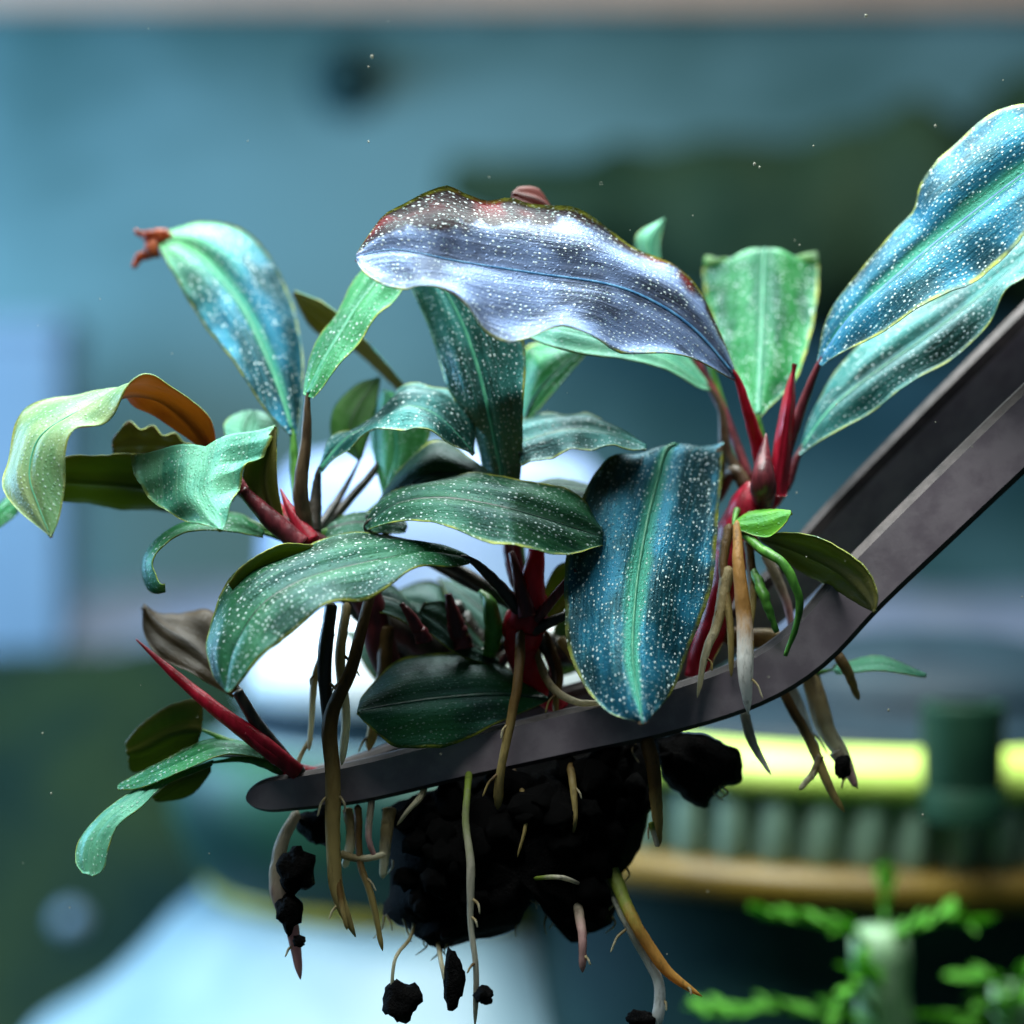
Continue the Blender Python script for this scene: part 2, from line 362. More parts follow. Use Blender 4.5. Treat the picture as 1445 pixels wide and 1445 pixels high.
M_CARPET = s.done(s.bsdf(c, 0.8, 0, s.bump(s.noise(o, 220, 4, 0.7), 0.8, 0.003), 0.06))

# ------------------------------------------------------------------ setting
def gz(x, y):
    """height of the planted ground (m): flat in front, a bank against the back wall"""
    t = min(max((y - 0.24) / 0.17, 0), 1); t = t * t * (3 - 2 * t)
    r = mnoise.noise((x * 14, y * 14, 3.1)) * 0.006 + mnoise.noise((x * 45, y * 45, 1.7)) * 0.002
    return t * 0.106 + r * (0.4 + t)
NX, NY = 110, 70
V = []; F = []
for j in range(NY):
    for i in range(NX):
        x = -0.5 + i / (NX - 1); y = -0.05 + 0.58 * j / (NY - 1); V.append((x, y, gz(x, y)))
for j in range(NY - 1):
    for i in range(NX - 1):
        a = j * NX + i; F.append((a, a + 1, a + NX + 1, a + NX))
tag(mesh_obj('ground', V, F, M_CARPET, None, (0, 0, 0)), 'dark green planted bank rising to the back of the tank', kind='structure')
V = []; F = []
for j in range(10):
    for i in range(60):
        x = -0.5 + i / 59; y = 0.425 + 0.10 * j / 9
        V.append((x, y, gz(x, y) - 0.006 + 0.022 * math.sin(min(j / 5, 1) * math.pi / 2) + 0.002 * mnoise.noise((x * 20, y * 20, 9))))
for j in range(9):
    for i in range(59):
        a = j * 60 + i; F.append((a, a + 1, a + 61, a + 60))
tag(mesh_obj('sand', V, F, M_SAND, None, (0, 0.45, 0.1)), 'pale blue grey sand strip along the back wall', kind='structure')
bv, bf = box_geo(1.2, 0.012, 0.60)
tag(mesh_obj('back_wall', bv + [0, 0.50, 0.30], bf, M_WALL, None, (0, 0.50, 0.30), smooth=False), 'teal back wall of the tank', kind='structure')
bv, bf = box_geo(1.2, 0.012, 0.05)
rz = P(0, 8, 484)[2]
tag(mesh_obj('tank_rim', bv + [0, 0.4905, rz + 0.025], bf, M_RIM, None, (0, 0.4905, rz), smooth=False), 'beige rim along the top of the back wall', kind='structure')

# ------------------------------------------------------------------ background equipment (out of focus)
def sz(px, d): return px * K * (DIST * 1000 + d) / (DIST * 1000)
# suction cup on the back wall
c0 = P(490, 112, 492)
t = empty('suction_cup', c0, 'small dark round suction cup stuck on the teal back wall', 'suction cup')
prof = [(0.0001, 0.012), (0.005, 0.012), (0.006, 0.007), (0.009, 0.005), (0.013, 0.0), (0.0125, -0.001), (0.0001, -0.001)]
vv, ff = lathe_geo(prof, 32); vv = vv @ np.array(Matrix.Rotation(math.radians(90), 3, 'X')).T
mesh_obj('cup', vv + c0, ff, M_CUP, t, c0)
vv, ff = lathe_geo([(0.0001, 0.017), (0.003, 0.017), (0.0035, 0.012), (0.0001, 0.011)], 24); vv = vv @ np.array(Matrix.Rotation(math.radians(90), 3, 'X')).T
mesh_obj('knob', vv + c0, ff, M_CUP, t, c0)
# driftwood limb
pts = np.array([P(1700, 270, 430), P(1450, 300, 425), P(1250, 330, 420), P(1080, 322, 420), P(920, 300, 425), P(780, 285, 432), P(640, 262, 440)])
c = spline(pts, 40); rr = np.interp(np.linspace(0, 1, 40), [0, .3, .55, .75, 1], [175, 170, 145, 95, 30]) * K * 2.9
rr *= np.array([1 + 0.25 * mnoise.noise((i * 0.3, 2, 5)) for i in range(40)])
V, F = tube_geo(c, rr, 18)
V = np.array([v + np.array([mnoise.noise(Vector(v) * 40), mnoise.noise(Vector(v) * 40 + Vector((9, 0, 0))), mnoise.noise(Vector(v) * 40 + Vector((0, 9, 0)))]) * 0.006 for v in V])
tag(mesh_obj('driftwood', V, F, M_WOOD, None, c[0]), 'dark green mossy driftwood limb reaching in before the back wall', 'driftwood')
# blurred window reflection, left rear, modelled as a pale blue box
c0 = P(-30, 590, 440)
t = empty('window_reflection', (c0[0], c0[1], gz(c0[0], c0[1])), 'blurred window reflection at the back wall, built as a pale blue box', 'box')
top = P(0, 478, 440)[2]; hh = top - gz(c0[0], 0.44)
bv, bf = box_geo(0.058, 0.03, hh); mesh_obj('housing', bv + [c0[0], c0[1], top - hh / 2], bf, M_PALE_GLOW, t, smooth=False)
bv, bf = box_geo(0.061, 0.033, 0.006); mesh_obj('lid', bv + [c0[0], c0[1], top + 0.0025], bf, M_PALE_GLOW, t, smooth=False)

# white bell-shaped pump with dark collar
DA = 180.0
ca = P(625, 722.5, DA); ra = lambda px: sz(px, DA)
za = lambda py: P(0, py, DA)[2]
t = empty('pump', (ca[0], ca[1], 0), 'white domed pump with dark green collar and flared white skirt', 'pump')
def lathe_part(name, prof, mat, parent, cx, cy, seg=64):
    vv, ff = lathe_geo(prof, seg); return mesh_obj(name, vv + [cx, cy, 0], ff, mat, parent, (cx, cy, prof[0][1]))
dome = [(0.0004, za(632))] + [(ra(r), za(z)) for r, z in ((120, 636), (200, 650), (235, 690), (250, 760), (256, 862))]
lathe_part('dome', dome, M_DOME, t, ca[0], ca[1])
lathe_part('shoulder', [(ra(r), za(z)) for r, z in ((250, 852), (262, 858), (270, 890), (276, 940), (280, 980), (262, 984))], M_LIT_WHITE, t, ca[0], ca[1])
lathe_part('neck', [(ra(r), za(z)) for r, z in ((268, 976), (268, 1040))], M_NAVY, t, ca[0], ca[1])
lathe_part('ledge', [(ra(r), za(z)) for r, z in ((262, 1030), (300, 1034), (330, 1042), (334, 1052))], M_WHITE, t, ca[0], ca[1])
lathe_part('collar', [(ra(330), za(1030)), (ra(368), za(1050)), (ra(380), za(1090)), (ra(378), za(1140)), (ra(350), za(1205)), (ra(322), za(1236)), (ra(318), za(1240))], M_COLLAR, t, ca[0], ca[1])
lathe_part('rim_ring', [(ra(300), za(1232)), (ra(331), za(1228)), (ra(334), za(1238)), (ra(322), za(1252)), (ra(300), za(1252))], M_YELLOW, t, ca[0], ca[1])
zb = 722.5 + ZO / (K * (DIST * 1000 + DA) / (DIST * 1000))
lathe_part('skirt', [(ra(310), za(1246)), (ra(345), za(1256)), (ra(385), za(1290)), (ra(425), za(1335)), (ra(478), za(1385)), (ra(530), za(1420)), (ra(580), za(1448)), (ra(600), za(1480)), (ra(600), za(zb + 8))], M_WHITE, t, ca[0], ca[1])

# ribbed drum filter
RD = 0.062; dcx, dcy = P(1150, 722, 142)[0], 0.142
yf = 1000 * (dcy - RD)
zt, zbm, zbb = P(0, 1118, yf)[2], P(0, 1238, yf)[2], P(0, 1300, yf)[2]
t = empty('ribbed_drum', (dcx, dcy, 0), 'grey green ribbed drum filter with bright lid and amber lower rim', 'filter')
lathe_part('core', [(RD - 0.004, zbm - 0.002), (RD - 0.004, zt + 0.001)], M_CORE, t, dcx, dcy, 96)
lathe_part('lid', [(0.0005, zt + 0.0052), (RD - 0.006, zt + 0.0050), (RD - 0.0012, zt + 0.0040), (RD + 0.0004, zt + 0.0015), (RD, zt - 0.0012), (RD - 0.006, zt - 0.0014)], M_LID, t, dcx, dcy, 96)
lathe_part('lower_rim', [(RD - 0.006, zbm + 0.001), (RD + 0.0010, zbm), (RD + 0.0016, zbm - 0.0022), (RD + 0.0010, zbm - 0.0050), (RD - 0.008, zbm - 0.0062)], M_GOLD, t, dcx, dcy, 96)
lathe_part('base', [(RD - 0.007, zbm - 0.005), (RD - 0.010, zbm - 0.020), (RD - 0.006, 0.004), (RD - 0.006, -0.004)], M_BASE, t, dcx, dcy, 64)
# one rib, shared
hr = zt - zbm
rv = []; nr = 7
for zz, sc in ((0, 0.55), (0.12 * hr, 0.85), (0.7 * hr, 1.0), (hr, 1.0)):
    for k in range(nr):
        a = math.pi * k / (nr - 1); rv.append((math.cos(a) * 0.0031 * sc, math.sin(a) * 0.0034 * sc, zz))
rf = []
for j in range(3):
    for k in range(nr - 1): rf.append((j * nr + k, j * nr + nr + k, j * nr + nr + k + 1, j * nr + k + 1))
rib_me = None
for k in range(28):
    a = -math.pi / 2 + (k - 13.5) * 2 * math.pi / 54
    org = np.array([dcx + (RD - 0.0045) * math.cos(a), dcy + (RD - 0.0045) * math.sin(a), zbm])
    if rib_me is None:
        ob = mesh_obj('rib', rv, rf, M_RIB, t, (0, 0, 0)); rib_me = ob.data
        ob.location = org - WORLD[t.name]
    else: ob = link_mesh('rib', rib_me, t, org)
    ob.rotation_euler = (0, 0, a - math.pi / 2)
for ob in (t,): ob.rotation_euler = (0, math.radians(1.6), 0)
# dark domed cap and green tube on the lid
lidz = lambda x: zt + 0.0050 - (x - dcx) * math.tan(math.radians(1.6))
cc = P(1300, 1060, 150); cxx = cc[0]
lathe_part('lid_inset', [(0.0005, zt + 0.0075), (0.046, zt + 0.0072), (0.0495, zt + 0.0062), (0.0500, zt + 0.0040)], M_NAVY, t, dcx, dcy, 64)
t2 = empty('filter_motor', (cxx, 0.150, lidz(cxx) - 0.001), 'navy domed motor housing sitting on the drum lid', 'motor')
z0 = lidz(cxx) - 0.0015; rh = 0.036
lathe_part('cap', [(0.0004, P(0, 888, 150)[2])] + [(rh * math.sin(a), z0 + (P(0, 888, 150)[2] - z0) * (0.35 + 0.65 * math.cos(a))) for a in np.linspace(0.2, math.pi / 2, 10)], M_NAVY, t2, cxx, 0.150)
lathe_part('flange', [(rh * 0.98, z0 + 0.006), (rh * 1.04, z0 + 0.005), (rh * 1.04, z0 - 0.0005)], M_NAVY, t2, cxx, 0.150)
ct = P(1362, 1100, 77); ct[1] = 0.0775 + (ct[0] - dcx) ** 2 / (2 * RD); zt2 = P(0, 1150, 80)[2]
t3 = empty('green_tube', (ct[0], ct[1], zt2), 'short dark green tube clipped upright to the front of the drum', 'tube')
lathe_part('tube', [(sz(38, 94), P(0, 992, 80)[2]), (sz(54, 94), P(0, 990, 80)[2]), (sz(56, 94), P(0, 1000, 80)[2]), (sz(52, 94), zt2 + 0.004), (sz(52, 94), zt2)], M_TUBE, t3, ct[0], ct[1], 32)
lathe_part('foot_ring', [(sz(50, 94), zt2 + 0.0045), (sz(56, 94), zt2 + 0.004), (sz(56, 94), zt2 - 0.0004)], M_TUBE, t3, ct[0], ct[1], 32)

# blurred glint over the bank, its light put in as a pale ball
pc = P(100, 1300, 300)
vv, ff = None, None
def blob_geo(rx, ry, rz, seed, rough=0.25, sub=2, freq=1.4):
    import bmesh
    bm = bmesh.new(); bmesh.ops.create_icosphere(bm, subdivisions=sub, radius=1)
    v = []
    for q in bm.verts:
        k = 1 + rough * mnoise.noise(q.co * freq + Vector((seed * 3.7, seed, 1))) + rough * 0.4 * mnoise.noise(q.co * freq * 3 + Vector((1, seed * 2.1, 4)))
        v.append((q.co.x * rx * k, q.co.y * ry * k, q.co.z * rz * k))
    bm.verts.index_update(); f = [[x.index for x in q.verts] for q in bm.faces]; bm.free()
    return np.array(v), f
yy = 0.28
for i in range(200):
    yy = 0.24 + i * 0.001
    q = P(100, 1300, yy * 1000)
    if gz(q[0], yy) > q[2]: break
q = P(100, 1300, yy * 1000)
vv, ff = blob_geo(0.0042, 0.0042, 0.0042, 3, 0.1)
tag(mesh_obj('glint_ball', vv + q, ff, M_PALE_GLOW, None, q), 'blurred round glint on the dark green bank, built as a pale blue ball', 'glint_ball')

# ------------------------------------------------------------------ stem plants, lower right (out of focus)
def small_leaf_mesh():
    V = []; F = []; n = 7
    for i in range(n):
        t = i / (n - 1); wv = 0.5 * math.sin(math.pi * min(t * 0.94 + 0.06, 1)) ** 0.7 * 0.42 + 0.01
        z = 0.10 * math.sin(t * 2.2) - 0.16 * t * t
        V += [(t, -wv, z + 0.04), (t, 0, z), (t, wv, z + 0.04)]
    for i in range(n - 1):
        for k in range(2): F.append((i * 3 + k, i * 3 + 3 + k, i * 3 + 4 + k, i * 3 + 1 + k))
    b = len(V); V += [(x, y, z - 0.03) for x, y, z in V]
    F += [tuple(i + b for i in f[::-1]) for f in F]
    return V, F
slv, slf = small_leaf_mesh(); SL = None
def put_small_leaf(parent, base, direction, length, roll):
    global SL
    if SL is None:
        o = mesh_obj('leaf', slv, slf, M_MOSS, parent, (0, 0, 0)); SL = o.data; o.location = base - WORLD[parent.name]
    else: o = link_mesh('leaf', SL, parent, base)
    qn = Vector(direction).to_track_quat('X', 'Z'); o.rotation_mode = 'QUATERNION'
    from mathutils import Quaternion
    o.rotation_quaternion = qn @ Quaternion((1, 0, 0), roll); o.scale = (length,) * 3
def stem_plant(x, ytop, d, stem_px, fronds, label):
    top = P(x, ytop, d); base = np.array([top[0] + 0.003, top[1] + 0.004, -0.004])
    t = empty('stem_plant', (base[0], base[1], 0), label, 'plant')
    c = spline(np.array([top, (top * 0.6 + base * 0.4) + [0.001, 0, 0], base]), 24)
    V, F = tube_geo(c, np.linspace(stem_px * 0.9, stem_px, 24) * K * (1 + d / 220) * (1 + 0.08 * np.sin(np.arange(24) * 2.1)), 12)
    mesh_obj('stem', V, F, M_PALESTEM, t, c[-1])
    for fr in fronds:
        p = np.array([P(*q) for q in fr]); cc = spline(p, 14)
        V, F = tube_geo(cc, np.linspace(5, 2, 14) * K, 6); mesh_obj('branch', V, F, M_MOSS, t, cc[0])
        n = max(5, int(np.linalg.norm(p[-1] - p[0]) / 0.0011))
        cc = spline(p, n)
        for i in range(1, n):
            T = cc[i] - cc[i - 1]; T /= np.linalg.norm(T)
            for sgn in (-1, 1):
                dr = T * 0.8 + np.array([0, 0.5 * sgn, 0.25 + 0.3 * random.random()]) + rng.standard_normal(3) * 0.22
                put_small_leaf(t, cc[i], dr, 0.0028 + 0.0014 * random.random(), random.uniform(-.6, .6))
    return t
stem_plant(1240, 1312, 62, 44, [[(1230, 1345, 60), (1200, 1318, 58), (1140, 1302, 56), (1085, 1296, 56)], [(1250, 1340, 60), (1280, 1318, 58), (1330, 1300, 56), (1372, 1305, 55)],
    [(1240, 1440, 56), (1212, 1400, 54), (1215, 1372, 54)], [(1235, 1450, 58), (1170, 1440, 56), (1100, 1425, 56), (1040, 1432, 56), (1000, 1436, 57)], [(1245, 1400, 58), (1225, 1380, 54), (1200, 1400, 52), (1188, 1425, 52)], [(1248, 1300, 64), (1250, 1270, 66), (1246, 1246, 67)]],
    'pale thick stem with bright green mossy side fronds before the drum')
stem_plant(1425, 1392, 66, 30, [[(1425, 1410, 64), (1405, 1388, 62), (1372, 1384, 62)], [(1420, 1440, 62), (1395, 1420, 60), (1380, 1435, 60)], [(1425, 1450, 62), (1370, 1446, 60), (1310, 1442, 60)], [(1430, 1400, 62), (1450, 1380, 62), (1480, 1390, 62)], [(1425, 1445, 60), (1432, 1420, 58), (1450, 1415, 58)]],
    'short bright green moss clump on a thin stem beside the drum base')

# ------------------------------------------------------------------ tweezers
def bar_geo(pts, widths, thick, roll=0.0):
    """flat bar whose broad face looks at the camera side; pts (px,py,d), widths in px"""
    us = np.concatenate([np.linspace(0, 0.972, 64), 0.972 + 0.028 * np.sin(np.linspace(0, math.pi / 2, 16)[1:])]); n = len(us)
    p = spline(np.array([P(*q) for q in pts]), 600); p = np.stack([np.interp(us, np.linspace(0, 1, 600), p[:, k]) for k in range(3)], 1)
    wv = np.interp(us, np.linspace(0, 1, len(widths)), widths) * K
    tv = np.interp(us, [0, 1], thick) / 1000
    T = np.gradient(p, axis=0); T[-4:] = T[-5]; T /= np.linalg.norm(T, axis=1)[:, None]
    Y = np.array([0, 1.0, 0]); V = []; F = []; MI = []
    # cross-section: bevelled rectangle (side, depth)
    e = 0.80; g = 0.42
    sec = [(-1, -g), (-e, -1), (e, -1), (1, -g), (1, g), (e, 1), (-e, 1), (-1, g)]
    for i in range(n):
        dpt = Y - T[i] * T[i][1]; dpt /= np.linalg.norm(dpt); sd = np.cross(T[i], dpt)
        ca_, sa_ = math.cos(roll), math.sin(roll); dpt, sd = dpt * ca_ + sd * sa_, sd * ca_ - dpt * sa_
        k = 1.0
        tt = us[i]
        if tt > 0.972: k = math.sqrt(max(0.02, 1 - ((tt - 0.972) / 0.0281) ** 2))
        for a, b in sec: V.append(p[i] + sd * a * wv[i] / 2 * k + dpt * b * tv[i] / 2 * (0.5 + 0.5 * k))
    m = len(sec)
    for i in range(n - 1):
        for k in range(m):
            k2 = (k + 1) % m; F.append((i * m + k, i * m + k2, (i + 1) * m + k2, (i + 1) * m + k)); MI.append(0 if k in (1, 5) else 1)
    F.append(tuple(range(m))[::-1]); F.append(tuple(range((n - 1) * m, n * m))); MI += [1, 1]
    return np.array(V), F, MI
ROLL = math.radians(-44)
t = empty('tweezers', P(1560, 470, 6), 'curved grey steel tweezers gripping the plants and their roots', 'tweezers')
V, F, MI = bar_geo([(1640, 420, 2), (1445, 605, 1), (1320, 725, 0), (1215, 828, 0), (1140, 910, 0), (1060, 962, 0), (940, 1003, 0), (800, 1034, 0), (650, 1068, 0), (500, 1104, 0), (348, 1126, 0)], [98, 94, 92, 88, 82, 74, 68, 66, 64, 60, 46], (2.6, 2.0))
o = mesh_obj('arm', V, F, [M_STEEL, M_STEEL_EDGE], t, smooth=False, midx=MI); tag(o, 'near arm of the tweezers, grey with a worn tip')
V, F, MI = bar_geo([(1640, 312, 20), (1445, 498, 18), (1300, 636, 16), (1190, 742, 14), (1100, 835, 12), (1010, 905, 11), (900, 965, 10), (780, 1000, 9), (640, 1042, 8), (500, 1090, 7), (370, 1118, 6)], [168, 164, 152, 138, 120, 100, 82, 70, 62, 56, 44], (2.6, 2.0), ROLL)
o = mesh_obj('arm', V, F, [M_STEEL, M_STEEL_EDGE], t, smooth=False, midx=MI); tag(o, 'far arm of the tweezers, in dark shade')
# bridge where the two arms are welded, beyond the frame
bv, bf = box_geo(0.012, 0.024, 0.016); mesh_obj('bridge', bv + P(1660, 345, 10), bf, M_STEEL, t, smooth=False)

# ------------------------------------------------------------------ leaves
CAMP = np.array([0, -DIST, ZO])
def prof(d, n):
    return np.interp(np.linspace(0, 1, n), np.linspace(0, 1, len(d)), d) if not np.isscalar(d) else np.full(n, float(d))
def leaf(plant, L, M, R, d, dl=3.0, dr=-3.0, top='teal', und='olive', bulge=0.10, wave=0.0, wf=3.0, face='top', t0=0.5, pet=None, petr=(7, 9), petmat='wine', rib='rib', ribw=4.5, label=None, raw=False, N=56, name='leaf'):
    """blade through two traced edges and a midrib; d = depth of the midrib (mm), dl / dr = extra depth of the edges"""
    Kc = 8
    m2, l2, r2 = spline(np.array(M, float), N), spline(np.array(L, float), N), spline(np.array(R, float), N)
    tt = np.linspace(0, 1, N); dm = prof(d, N)
    # smooth depth
    dm = spline(np.stack([np.linspace(0, 1, max(3, len(d) if not np.isscalar(d) else 3)), np.interp(np.linspace(0, 1, max(3, len(d) if not np.isscalar(d) else 3)), tt, dm)], 1), N)[:, 1] if not np.isscalar(d) else dm
    env = 1.0 if raw else np.sqrt(np.clip(np.sin(np.pi * np.clip(tt * 0.985 + 0.005, 0, 1)), 0, 1))
    pl, pr = prof(dl, N) * env, prof(dr, N) * env
    A = np.array([P(*m2[i], dm[i]) for i in range(N)])
    B = np.array([P(*l2[i], dm[i] + pl[i]) for i in range(N)])
    C = np.array([P(*r2[i], dm[i] + pr[i]) for i in range(N)])
    T = np.gradient(A, axis=0); T /= np.linalg.norm(T, axis=1)[:, None] + 1e-12
    S = C - B; nrm = np.cross(T, S); ln = np.linalg.norm(nrm, axis=1)
    nrm /= ln[:, None] + 1e-12
    for i in range(1, N):
        if ln[i] < 1e-7: nrm[i] = nrm[i - 1]
    i0 = int(t0 * (N - 1)); sg = np.sign(np.dot(nrm[i0], CAMP - A[i0])) or 1.0
    if face != 'top': sg = -sg
    nrm = nrm * sg
    for _ in range(3):
        nrm[1:-1] = (nrm[:-2] + 2 * nrm[1:-1] + nrm[2:]) / 4
    nrm /= np.linalg.norm(nrm, axis=1)[:, None] + 1e-12
    vs = np.linspace(-1, 1, 2 * Kc + 1); W = 2 * Kc + 1
    vs = np.sign(vs) * np.abs(vs) ** 0.9
    G = np.zeros((N, W, 3)); ph = random.uniform(0, 6)
    U1 = np.zeros((N, W, 2)); U2 = np.zeros((N, W, 2))
    sl = np.concatenate([[0], np.cumsum(np.linalg.norm(np.diff(A, axis=0), axis=1))]) * 1000
    off = random.uniform(0, 200)
    ej = [np.array([1 + 0.030 * mnoise.noise((q * 9, off, k * 7)) + 0.016 * mnoise.noise((q * 31, off, k * 5)) for q in tt]) for k in (1, 2)]
    for j, v in enumerate(vs):
        a = abs(v); E = B if v < 0 else C
        wv = np.linalg.norm(E - A, axis=1)
        bg_ = bulge if np.isscalar(bulge) else (bulge[0] if v < 0 else bulge[1])
        h = bg_ * wv * math.sin(math.pi * min(a, 1)) * 1.15 + 0.05 * wv * math.sin(2 * math.pi * a)
        rip = wave * 1e-3 * a * a * np.sin(2 * np.pi * wf * tt + ph + (0 if v < 0 else 2.1)) * np.sin(np.pi * tt) ** 0.5
        fine = 0.006 * wv * a * np.sin(2 * np.pi * 9 * tt + 5 * v + ph)
        G[:, j] = A + (E - A) * (a * (1 + (ej[0 if v < 0 else 1] - 1) * a ** 4))[:, None] + nrm * (h + rip + fine)[:, None]
        U1[:, j, 0] = np.sign(v) * wv * a * 1000 + off; U1[:, j, 1] = sl + off * 0.7
        U2[:, j, 0] = v; U2[:, j, 1] = tt
    du = np.gradient(G, axis=0); dv = np.gradient(G, axis=1)
    gn = np.cross(du, dv); gl = np.linalg.norm(gn, axis=2, keepdims=True); gn = np.where(gl > 1e-14, gn / (gl + 1e-20), nrm[:, None, :])
    gn *= np.sign(np.sum(gn * nrm[:, None, :], axis=2, keepdims=True) + 1e-9)
    th = (0.00012 + 0.00030 * (1 - np.abs(vs)) ** 0.7)[None, :, None]
    Bt = G - gn * th
    V = np.vstack([G.reshape(-1, 3), Bt.reshape(-1, 3)]); nb = N * W
    F = []; MI = []
    q = lambda i, j: i * W + j
    flip = np.dot(np.cross(G[i0 + 1, Kc] - G[i0, Kc], G[i0, Kc + 1] - G[i0, Kc]), nrm[i0]) < 0
    for i in range(N - 1):
        for j in range(W - 1):
            f = (q(i, j), q(i + 1, j), q(i + 1, j + 1), q(i, j + 1))
            if flip: f = f[::-1]
            F.append(f); MI.append(0); F.append(tuple(x + nb for x in f[::-1])); MI.append(1)
    for i in range(N - 1):
        for j in (0, W - 1):
            f = (q(i, j), q(i + 1, j), q(i + 1, j) + nb, q(i, j) + nb); F.append(f); MI.append(0)
    for i in (0, N - 1):
        for j in range(W - 1):
            f = (q(i, j), q(i, j + 1), q(i, j + 1) + nb, q(i, j) + nb); F.append(f); MI.append(1)
    u1 = np.vstack([U1.reshape(-1, 2)] * 2); u2 = np.vstack([U2.reshape(-1, 2)] * 2)
    o = mesh_obj(name, V, F, [TOP[top], UND[und]], plant, A[0], True, MI, {'mm': u1, 'blade': u2})
    if label: o['label'] = label
    if rib:
        rc = G[:, Kc] + nrm * 0.00002
        rr = np.interp(tt, [0, 0.15, 0.7, 1], [ribw, ribw, ribw * 0.6, 1.0]) * K
        rv, rf2 = tube_geo(rc[1:-1], rr[1:-1], 8, 0.55, nrm[1])
        mesh_obj('midrib', rv, rf2, STEM[rib], o, rc[1])
    if pet:
        k1 = max(2, int(N * 0.07)); q1 = m2[k1]; q0 = m2[0]
        p0 = [(q1[0], q1[1], float(dm[k1]) + 0.5), (q0[0], q0[1], float(dm[0]) + 0.2)] + list(pet)
        tube('petiole', p0, (petr[0] * 0.3, petr[0] * 0.85) + tuple(petr[1:]) + ((petr[-1],) * max(0, len(p0) - len(petr) - 1)), STEM[petmat], o, 24, 10, 0.04)
    return o

# --- plant on the right -------------------------------------------------
RC = (1080, 690, 6)
pr_ = empty('bucephalandra', P(*RC), 'plant with crimson crown and long steel blue leaves beside the tweezer arms', 'plant', 'plants held in the tweezers')
leaf(pr_, [(1040, 530), (1022, 470), (985, 415), (940, 370), (880, 330), (830, 308), (780, 296), (745, 284), (722, 272), (690, 276), (655, 274), (622, 269), (575, 286), (540, 300), (515, 335), (503, 358)],
     [(1040, 534), (985, 470), (930, 430), (861, 402), (750, 385), (642, 368), (560, 352), (503, 362)],
     [(1038, 535), (1000, 517), (940, 499), (880, 490), (830, 476), (790, 465), (760, 468), (720, 474), (680, 463), (655, 436), (640, 418), (615, 400), (590, 395), (570, 403), (540, 401), (515, 386), (503, 366)],
     [2, -3, -7, -9, -9, -7], [2, 5, 6, 6, 5, 3], [-2, -6, -8, -8, -7, -3], 'violet', 'copper', (0.10, -0.09), 0.9, 3.5,
     pet=[(1055, 580, 3), (1070, 630, 5), RC], petr=(7, 9, 11), petmat='red', rib='ribb', ribw=3.2, label='large silvery blue leaf with wavy dark copper margin')
leaf(pr_, [(1002, 545), (960, 480), (880, 440), (740, 420), (715, 440)], [(1002, 548), (940, 505), (860, 480), (780, 462), (715, 448)], [(1003, 550), (985, 546), (940, 521), (880, 506), (820, 499), (760, 482), (715, 455)],
     [10, 7, 4, 6], 8, -3, 'mint', 'green', 0.05, pet=[(1018, 580, 10), (1026, 640, 10), (1060, 690, 9)], petr=(6, 8, 9), petmat='brown', label='pale green leaf tucked under the big blue leaf')
leaf(pr_, [(1068, 588), (1058, 568), (1035, 520), (1010, 470), (995, 420), (992, 382), (995, 362), (1004, 364)], [(1070, 590), (1073, 520), (1076, 440), (1078, 364), (1080, 352), (1080, 380)],
     [(1073, 588), (1100, 560), (1126, 530), (1142, 480), (1152, 430), (1156, 385), (1152, 356), (1144, 358)], [8, 10, 12, 15, 20], [0, 1.5, 2, 2, 1], [0, -1, -1.5, 0, 0], 'speck', 'green', 0.03, 0.2, 3, raw=True,
     pet=[(1078, 640, 8), RC], petr=(7, 9), petmat='green', rib='rib', label='squarish light green leaf folded back at its tip')
leaf(pr_, [(1153, 508), (1165, 460), (1195, 405), (1230, 355), (1270, 320), (1294, 297), (1300, 262), (1320, 225), (1355, 190), (1400, 162), (1445, 148), (1500, 140), (1560, 150)],
     [(1156, 513), (1200, 450), (1260, 395), (1330, 335), (1390, 287), (1445, 245), (1565, 160)], [(1160, 516), (1200, 491), (1260, 456), (1320, 425), (1380, 390), (1445, 335), (1510, 270), (1570, 170)],
     [4, 1, -3, -6, -7], 5, -6, 'blue', 'brown', 0.13, 0.5, 3, pet=[(1135, 565, 5), (1108, 640, 5), (1090, 690, 5)], petr=(7, 8, 10), petmat='wine', rib='ribb', ribw=5, label='long steel blue leaf rising over the tweezer arms')
leaf(pr_, [(1126, 640), (1150, 580), (1185, 510), (1260, 450), (1340, 405), (1445, 330), (1540, 280)], [(1127, 641), (1170, 580), (1230, 530), (1310, 474), (1380, 420), (1445, 368), (1545, 290)],
     [(1129, 642), (1180, 606), (1240, 576), (1300, 532), (1350, 496), (1372, 480), (1402, 455), (1420, 412), (1445, 388), (1548, 300)], [8, 8, 6, 5, 6], 5, -4, 'teal', 'brown', 0.12, 0.5, 3,
     pet=[(1112, 680, 8), (1092, 710, 7)], petr=(6, 8, 9), petmat='wine', rib='rib', label='dark teal leaf under the long blue one')
leaf(pr_, [(1004, 705), (950, 660), (872, 642), (838, 670), (814, 720), (800, 780), (797, 850), (803, 920), (825, 970), (860, 1005), (903, 1019)],
     [(1012, 706), (985, 660), (945, 630), (922, 700), (907, 770), (897, 840), (893, 930), (907, 1021)], [(1016, 705), (1023, 660), (1022, 625), (1019, 700), (1012, 770), (1005, 830), (986, 880), (966, 930), (946, 980), (912, 1019)],
     [10, 5, -2, -6, -9, -11, -13, -14], [0, 1, 0, 1.5, 2, 1], [0, 1, 0, 1, 2, 1], 'blue', 'brown', 0.05, 0.25, 2, t0=0.7, raw=True,
     pet=[(1035, 665, 9), (1060, 700, 8), (1078, 716, 7)], petr=(8, 10, 11), petmat='brown', rib='rib', ribw=6, label='broad blue leaf hanging down over the lower tweezer arm')
